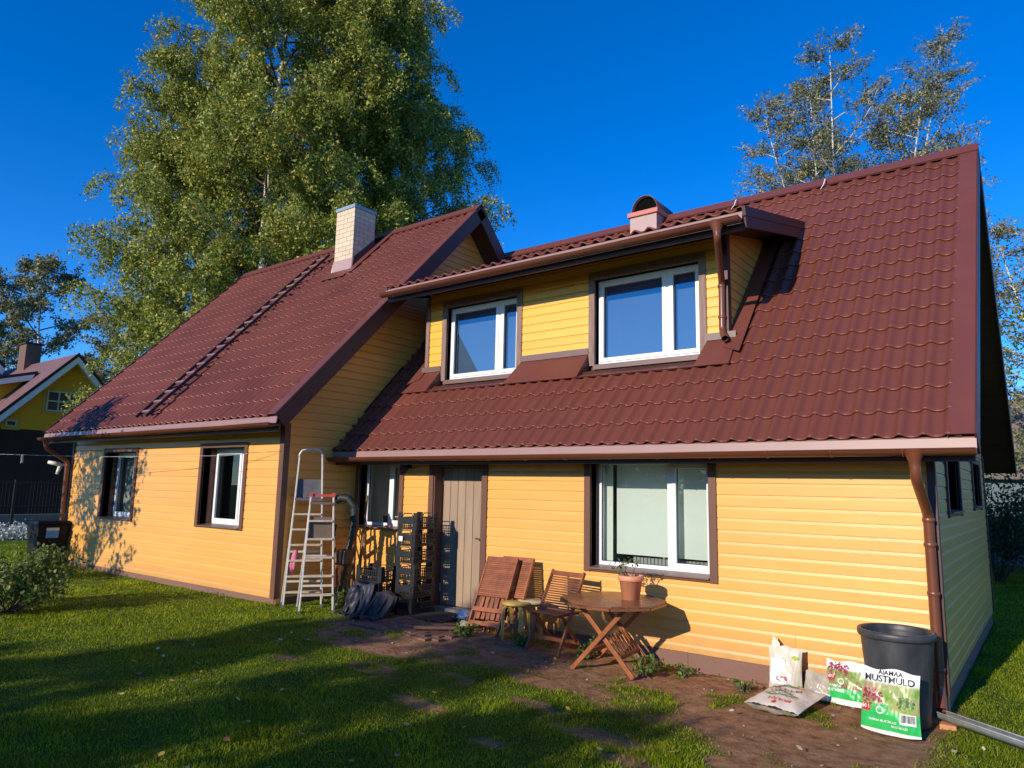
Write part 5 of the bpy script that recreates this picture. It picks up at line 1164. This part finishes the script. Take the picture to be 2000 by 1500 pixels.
# ================================================================== TREES
def unit(v): return v/np.maximum(1e-9, np.linalg.norm(v, axis=-1, keepdims=True))
def leaves_mesh(name, P, rng, size, m, droop=.5, aspect=.62, tri=False):
    n = len(P); d = rng.normal(size=(n, 3)); d[:, 2] -= droop; d = unit(d); q = unit(np.cross(d, rng.normal(size=(n, 3)))); s = size*rng.uniform(.65, 1.3, (n, 1))
    if tri: V = np.stack([P-q*s*aspect*.55, P+q*s*aspect*.55, P+d*s], 1).reshape(-1, 3); F = np.arange(3*n).reshape(n, 3)
    else: V = np.stack([P, P+d*s*.45+q*s*aspect*.5, P+d*s, P+d*s*.45-q*s*aspect*.5], 1).reshape(-1, 3); F = np.arange(4*n).reshape(n, 4)
    return npmesh(name, V, F, m)
def birch(label, base, Ht, crad, seed, n_limb=34, twigs=9, per_m=26, leaf=.075, stems=1, m='birchleaf', droop=1.0, bare=.0, z0=.16, twm='twig', sparse_top=0., lean=(0, 0), group=None, name='birch_tree', prof=None, trunk_r=None, hang=1.):
    rng = np.random.default_rng(seed); t = thing(name, label, 'tree', (base[0], base[1], gzs(base[0], base[1])-.05), 0, group)
    tr = MB(); br = MB(); LP = []
    for st in range(stems):
        a = 6.283*st/stems+rng.uniform(-.4, .4)+.4; off = np.array([math.cos(a), math.sin(a)])*(0 if stems == 1 else .35); hh = Ht*(1 if st == 0 else rng.uniform(.8, .97)); sp = 0 if stems == 1 else rng.uniform(.07, .17)*hh
        N = 14; tp = []
        for i in range(N+1):
            q = i/N; w = .012*hh*math.sin(5*q+seed+st); tp.append(np.array([off[0]+lean[0]*q*hh+off[0]/.35*sp*q**1.3*(stems > 1)+w, off[1]+lean[1]*q*hh+off[1]/.35*sp*q**1.3*(stems > 1)+w*.7, q*hh]))
        r0 = (trunk_r or .0085*hh); tr.tube(tp, [max(.012, r0*(1-i/N)**.85+.01) for i in range(N+1)], 9)
        for l in range(n_limb):
            q = z0+(1-z0)*((l+rng.random())/n_limb)**.9; fi = q*N; i0 = min(N-1, int(fi)); p0 = tp[i0]*(1-fi+i0)+tp[i0+1]*(fi-i0)
            az = l*2.399+rng.uniform(-.5, .5); pr = (prof(q) if prof else math.sin(math.pi*min(1, (q-z0*.6)/(1-z0*.6))**.75)**.7)
            L = max(.5, crad*pr*rng.uniform(.65, 1.15)); up = .9-.35*q+rng.uniform(-.2, .2)
            d = np.array([math.cos(az), math.sin(az), up]); d /= np.linalg.norm(d); pts = [p0]; M_ = 7
            for j in range(M_):
                d = d+np.array([rng.normal(0, .09), rng.normal(0, .09), -.11*droop*(j/M_)*1.4]); d /= np.linalg.norm(d); pts.append(pts[-1]+d*L/M_)
            lr = .012+.0075*L; br.tube(pts, [lr*(1-.82*j/M_) for j in range(M_+1)], 5, cap=False)
            for w_ in range(twigs):
                s = .25+.75*(w_+rng.random())/twigs; fj = s*M_; j0 = min(M_-1, int(fj)); q0 = pts[j0]*(1-fj+j0)+pts[j0+1]*(fj-j0)
                if rng.random() < bare: continue
                dd = d*.5+rng.normal(0, .6, 3); dd[2] = abs(dd[2])*.3+.1; dd /= np.linalg.norm(dd); tl = rng.uniform(.5, 1.25)*(.5+.1*crad)*(1-.3*s)*hang; tw = [q0]; K = 6
                for j in range(K):
                    dd = dd+np.array([rng.normal(0, .12), rng.normal(0, .12), -.42*droop]); dd /= np.linalg.norm(dd); tw.append(tw[-1]+dd*tl/K)
                br.tube([tw[0], tw[2], tw[4], tw[6]], [.010, .007, .005, .003], 3, cap=False, smooth=False)
                tw = np.array(tw); n = int(tl*per_m*rng.uniform(.5, 1.5))+2; ss = rng.random(n)**.8*K; jj = np.minimum(K-1, ss.astype(int)); P = tw[jj]*(1-ss+jj)[:, None]+tw[jj+1]*(ss-jj)[:, None]
                LP.append(P+rng.normal(0, .075 if leaf < .1 else .12, (n, 3)))
    tr.build('trunk', 'bark', t); br.build('branches', twm, t, kind='stuff')
    if LP: link('crown', leaves_mesh('crown', np.concatenate(LP), rng, leaf*1.1, m, tri=True), t, kind='stuff')
    return t
gB = 'birches behind the left wing'
bp = lambda q: max(.12, math.sin(math.pi*min(1, .12+.80*q))**.65)
birch('tall leafy birch rising behind the left roof, central stem', (-21.6, 6.6), 24, 5.2, 21, n_limb=95, twigs=22, per_m=80, leaf=.10, group=gB, hang=1.7, prof=bp, z0=.12)
birch('full drooping birch behind the chimney', (-20.6, 9.6), 23.0, 4.6, 22, n_limb=90, twigs=22, per_m=76, leaf=.10, group=gB, hang=1.8, prof=bp, z0=.12)
birch('broad birch at the left edge of the big trees, with yellow sprays', (-25.2, 5.6), 18.0, 4.6, 23, n_limb=85, twigs=22, per_m=80, leaf=.10, group=gB, hang=1.6, prof=bp, z0=.12)
birch('darker drooping birch at the right of the big trees', (-21.0, 13.0), 19.0, 4.6, 24, n_limb=70, twigs=20, per_m=66, leaf=.10, group=gB, hang=1.9, prof=bp, z0=.12)
gF = 'thin autumn trees in the distance'
birch('thin autumn tree behind the neighbour chimney', (-46, 7.4), 14.5, 5.2, 31, n_limb=30, twigs=15, per_m=50, leaf=.16, m='birchleaf_thin', droop=.3, group=gF)
birch('thin autumn tree at the left picture edge', (-48, 4.2), 13.8, 5.0, 32, n_limb=28, twigs=15, per_m=50, leaf=.16, m='birchleaf_thin', droop=.3, group=gF)
birch('pale sparse tree beside the left roof edge', (-41, 10.5), 12.0, 3.8, 33, n_limb=44, twigs=13, per_m=46, leaf=.13, m='birchleaf_thin', droop=.2, group=gF, twm='twig_pale')
birch('low sparse tree filling the gap above the far roofs', (-38, 13.5), 10.5, 3.6, 34, n_limb=40, twigs=13, per_m=46, leaf=.13, m='birchleaf_thin', droop=.2, group=gF, twm='twig_pale')
birch('wide spreading sparse birch rising behind the right roof ridge', (-4.0, 18.3), 18.6, 3.4, 41, n_limb=22, twigs=16, per_m=42, leaf=.078, m='birchleaf_thin', droop=.05, stems=7, twm='twig_pale', trunk_r=.075, z0=.40, lean=(.02, 0))
birch('lower sparse birch left of the wide one behind the ridge', (-7.4, 19.5), 14.6, 3.0, 44, n_limb=20, twigs=13, per_m=42, leaf=.078, m='birchleaf_thin', droop=.1, stems=4, twm='twig_pale', trunk_r=.06, z0=.4)
birch('slender sparse birch beside the right gable', (1.6, 17.3), 12.5, 3.0, 42, n_limb=34, twigs=13, per_m=40, leaf=.08, m='birchleaf_thin', droop=.25, stems=2, twm='twig_pale', trunk_r=.06)
birch('young bushy tree low at the right picture edge', (1.0, 15.4), 7.0, 2.1, 43, n_limb=26, twigs=8, per_m=24, leaf=.10, m='bushleaf', droop=.3, twm='twig', trunk_r=.05, z0=.1)
# trees behind the viewer: their shade lies on the lawn
gS = 'garden trees behind the viewpoint'
for i, (x, y, h, r_) in enumerate(((-17.5, -18, 3.2, 2.2), (-14.4, -18.5, 3.9, 2.3), (-11.8, -17.5, 4.2, 2.0), (-9.6, -18.2, 4.5, 1.7), (-7.7, -18.0, 6.35, 1.5), (-5.8, -18.6, 6.9, .8), (-3.9, -17.0, 5.1, 1.6), (-1.3, -18.5, 4.6, 1.7), (1.4, -17.8, 3.7, 2.0), (4.2, -18.4, 3.6, 2.2))):
    birch('bushy garden tree behind the viewpoint, number %d from the left' % (i+1), (x, y), h, r_, 60+i, n_limb=30, twigs=10, per_m=24, leaf=.21, m='hedgeleaf', droop=.3, z0=.05, group=gS, name='garden_tree', prof=lambda q: max(.25, math.sin(math.pi*min(1, .25+q*.72))))
birch('young apple tree standing left of the lawn', (-15.2, -7.0), 5.2, 2.1, 81, n_limb=34, twigs=10, per_m=22, leaf=.12, m='hedgeleaf', droop=.2, z0=.16, name='apple_tree', trunk_r=.045, prof=lambda q: max(.3, math.sin(math.pi*min(1, .2+q*.75))))
# ---- shrubs
def shrub(name, label, c, r, n, leaf, m, seed, cat='shrub', group=None, stems=26):
    rng = np.random.default_rng(seed); t = thing(name, label, cat, (c[0], c[1], gzs(c[0], c[1])-.03), 0, group); br = MB(); P = []
    for i in range(stems):
        a = rng.uniform(0, 6.28); e = rng.uniform(.15, 1.)**.7; d = np.array([math.cos(a)*e*r[0], math.sin(a)*e*r[1], r[2]*math.sqrt(max(.05, 1-e*e*.75))*rng.uniform(.75, 1.1)]); pts = [np.zeros(3)+rng.normal(0, .05, 3)*[1, 1, 0]]
        for j in range(4): q = (j+1)/4; pts.append(d*np.array([q**.8, q**.8, q])+rng.normal(0, .04, 3)*q)
        br.tube(pts, [.010, .008, .006, .004, .003], 4, cap=False); pts = np.array(pts)
        k = n//stems; s = rng.uniform(.25, 1., k)**.7*4; jj = np.minimum(3, s.astype(int)); P.append(pts[jj]*(1-s+jj)[:, None]+pts[jj+1]*(s-jj)[:, None]+rng.normal(0, .09*max(r), (k, 3))*[1, 1, .7])
    P = np.concatenate(P); P[:, 2] = np.maximum(P[:, 2], .03); br.build('stems', 'twig', t, kind='stuff'); link('foliage', leaves_mesh('foliage', P, rng, leaf, m, -.3), t, kind='stuff'); return t
shrub('garden_shrub', 'leafy shrub at the left edge of the lawn', (-10.55, -4.15), (.9, .9, .88), 4600, .060, 'bushleaf', 5)
shrub('silver_plant', 'low silvery border plants before the brown house', (-24.2, .2), (1.6, 1.0, .35), 1800, .09, 'silver', 6, 'plant')
for i, (x, y, rx, h) in enumerate(((1.2, 11.6, 1.1, 2.7), (3.0, 11.2, 1.2, 2.4), (-.3, 13.4, 1.2, 2.6), (1.6, 13.8, 1.4, 3.4))):
    shrub('hedge_shrub', 'dark green shrub behind the gable, %s' % ('nearest the wall', 'at the picture edge', 'half hidden by the house', 'tallest, at the back')[i], (x, y), (rx, 1.0, h), 5200, .085, 'hedgeleaf', 90+i, group='dark shrubs behind the right gable', stems=50)

for i, (x, y, r_, h, lb) in enumerate(((-3.55, -.50, .16, .22, 'leafy weed clump under the left half of the garden table'), (-2.75, -.62, .20, .26, 'leafy weed clump between the right legs of the garden table'), (-4.35, -.72, .14, .16, 'weed tuft under the open garden chair'),
    (-5.02, -1.02, .16, .18, 'grassy weed clump before the folded chairs'), (-7.75, -.78, .18, .26, 'weeds growing at the feet of the step ladders'), (-2.45, -.30, .07, .12, 'tiny broad leaved weed by the plinth right of the table'), (-1.75, -.45, .09, .12, 'small bright weed tuft on the bare earth left of the beige sack'))):
    shrub('weed', lb, (x, y), (r_, r_, h), 170 if r_ > .1 else 60, .05, 'weedleaf', 120+i, 'weed', 'weeds along the house wall', stems=12)

# ================================================================== GRASS, LEAVES, STONES
def grass():
    rng = np.random.default_rng(5); N = 1500000
    # sample in a fan before the camera so that blades are dense near and thin far away
    th = rng.uniform(-.02, 1.42, N) ; rr = np.exp(rng.uniform(math.log(2.2), math.log(24.), N))
    x = CAM[0]-np.sin(th)*rr; y = CAM[1]+np.cos(th)*rr
    th2 = rng.uniform(-.9, .05, N//6); r2 = np.exp(rng.uniform(math.log(5.), math.log(24.), N//6)); x = np.concatenate([x, CAM[0]-np.sin(th2)*r2]); y = np.concatenate([y, CAM[1]+np.cos(th2)*r2])
    inside = ((x > XL-.0) & (x < .02) & (y > -.01) & (y < 6.3)) | ((x < XL+.02) & (x > -16.15) & (y > PL-.02)) | ((x > XL-.1) & (x < -7.9) & (y > -.02))
    d = np.hypot(x-CAM[0], y-CAM[1]); keep = ~inside & (y < 16) & (rng.random(len(x)) < np.clip(.10+.36*np.clip(d/7., 0, 1.0), 0, 1))
    x, y = x[keep], y[keep]; sm = soilmask(x, y)
    keep = rng.random(len(x)) > sm*1.02-.025*(fbm(x, y, 5, 2) > .52); x, y, sm = x[keep], y[keep], sm[keep]
    mat_ = (x > -6.6) & (x < -5.1) & (y > -1.6); keep = ~(mat_ & (rng.random(len(x)) > .12)); x, y, sm = x[keep], y[keep], sm[keep]
    d = np.hypot(x-CAM[0], y-CAM[1]); n = len(x)
    clump = fbm(x, y, 2.2, 3); h = (.014+.055*clump**2.2)*rng.uniform(.55, 1.35, n)*(1+.35*(rng.random(n) < .04))
    edge = np.exp(-np.abs(y+.12)/.12)*(x > XL)+np.exp(-np.abs(y-PL+.1)/.1)*(x < XL); h *= 1+.9*edge*(rng.random(n) < .6)
    h *= 1+.03*np.clip(d-8, 0, 12)
    w = (.0022+.0009*rng.random(n))*np.clip(d/4.2, .9, 4.5)
    a = rng.uniform(0, 6.283, n); la = rng.uniform(0, 6.283, n); le = h*rng.uniform(.15, .9, n); z = gz(x, y)-.004
    dx, dy = np.cos(a)*w, np.sin(a)*w; lx, ly = np.cos(la)*le, np.sin(la)*le
    w = w*np.where(d > 6.2, 1.25, 1.)
    V = np.empty((n, 5, 3), np.float32)
    V[:, 0] = np.stack([x-dx, y-dy, z], 1); V[:, 1] = np.stack([x+dx, y+dy, z], 1)
    V[:, 2] = np.stack([x+dx*.75+lx*.35, y+dy*.75+ly*.35, z+h*.6], 1); V[:, 3] = np.stack([x-dx*.75+lx*.35, y-dy*.75+ly*.35, z+h*.6], 1); V[:, 4] = np.stack([x+lx, y+ly, z+h*.95], 1)
    near = d < 6.2; Vn = V[near].reshape(-1, 3); Vf = V[~near][:, [0, 1, 4]].reshape(-1, 3); nn, nf = int(near.sum()), int((~near).sum())
    me = bpy.data.meshes.new('grass'); me.vertices.add(nn*5+nf*3); me.vertices.foreach_set('co', np.concatenate([Vn, Vf]).ravel())
    b = (np.arange(nn)*5)[:, None]; li = np.concatenate([np.concatenate([b+[0, 1, 2, 3], b+[3, 2, 4]], 1).ravel(), nn*5+np.arange(nf*3)]).astype(np.int32)
    me.loops.add(len(li)); me.loops.foreach_set('vertex_index', li)
    ls = np.concatenate([np.stack([np.arange(nn)*7, np.arange(nn)*7+4], 1).ravel(), nn*7+np.arange(nf)*3]).astype(np.int32); me.polygons.add(len(ls)); me.polygons.foreach_set('loop_start', ls)
    try: me.polygons.foreach_set('loop_total', np.concatenate([np.tile([4, 3], nn), np.full(nf, 3)]).astype(np.int32))
    except Exception: pass
    me.materials.append(M['grass']); me.update(calc_edges=True)
    o = link('grass', me); o['kind'] = 'stuff'; o['label'] = 'short lawn grass with worn gaps'; o['category'] = 'grass'
    return nn, nf
NB = grass()
print('blades', NB, 'faces', sum(len(o.data.polygons) for o in COL.objects if o.type == 'MESH' and o.data.users == 1))
def fallen():
    rng = random.Random(4); mats = []
    for i, c in enumerate(((.55, .36, .06), (.50, .44, .22), (.36, .24, .10), (.62, .50, .30), (.24, .14, .07), (.60, .22, .03))): mats.append(mat('dry_leaf_%d' % i, c, .7, .25, 30)); M['dl%d' % i] = mats[-1]
    mes = []
    for i in range(6):
        k = MB(); k.sm = True; c1 = rng.uniform(.1, .4); pts = [(0, -.5), (.28, -.2), (.3, .1), (0, .55), (-.3, .1), (-.28, -.2)]
        k.v = [(x, y, c1*(x*x+.5*y*y)+.12*y*(i % 2)) for x, y in pts]+[(0, 0, 0)]
        for j in range(6): k.face((j, (j+1) % 6, 6))
        mes.append(k.mesh('fallen_leaf', 'dl%d' % i))
    lab = ['golden yellow fallen leaf on the lawn', 'pale yellow green fallen leaf on the lawn', 'brown fallen leaf on the lawn', 'pale cream fallen leaf on the lawn', 'dark brown fallen leaf on the lawn', 'orange fallen leaf on the lawn']
    n = 0
    while n < 210:
        th = rng.uniform(-.05, 1.2); r_ = math.exp(rng.uniform(math.log(3.4), math.log(11))); x = CAM[0]-math.sin(th)*r_; y = CAM[1]+math.cos(th)*r_
        if (y > -.1 and x > XL) or (y > PL-.1 and x < XL+.3) or (x < -10 and y < -3.5): continue
        i = rng.choice((0, 0, 1, 1, 1, 3, 3, 3, 2, 4, 5)); s = rng.uniform(.034, .066)*(1.15 if i == 2 else 1)
        o = inst('fallen_leaf', mes[i], None, (x, y, gzs(x, y)+.034+.016*rng.random()), (rng.uniform(-.5, .5), rng.uniform(-.5, .5), rng.uniform(0, 6.28)), (s, s, s)); tag(o, lab[i], 'leaf', 'fallen leaves on the lawn, '+lab[i].split(' fallen')[0]); n += 1
fallen()
def stones():
    rng = random.Random(9); me = []
    for i in range(4):
        k = MB(); k.sm = True; n = 6
        for a in range(n+1):
            for b in range(10): t_ = math.pi*a/n; f = 2*math.pi*b/10; r_ = 1+.2*math.sin(3*f+i)+.15*math.cos(2*t_+i); k.v.append((r_*math.sin(t_)*math.cos(f), r_*math.sin(t_)*math.sin(f)*.8, .55*math.cos(t_)))
        for a in range(n):
            for b in range(10): k.face((a*10+b, a*10+(b+1) % 10, (a+1)*10+(b+1) % 10, (a+1)*10+b))
        me.append(k.mesh('pebble', 'stone'))
    V = 0
    for i in range(90):
        x = rng.uniform(-6.8, -.1); y = rng.uniform(-2.4, -.12)
        if float(soilmask(np.array(x), np.array(y))) < .6: continue
        s = rng.uniform(.006, .02); o = inst('pebble', me[i % 4], None, (x, y, gzs(x, y)-.01), (rng.uniform(-.3, .3), 0, rng.uniform(0, 6)), (s, s, s)); tag(o, 'small grey pebble on the bare earth by the wall', 'pebble', 'pebbles on the bare earth')
stones()
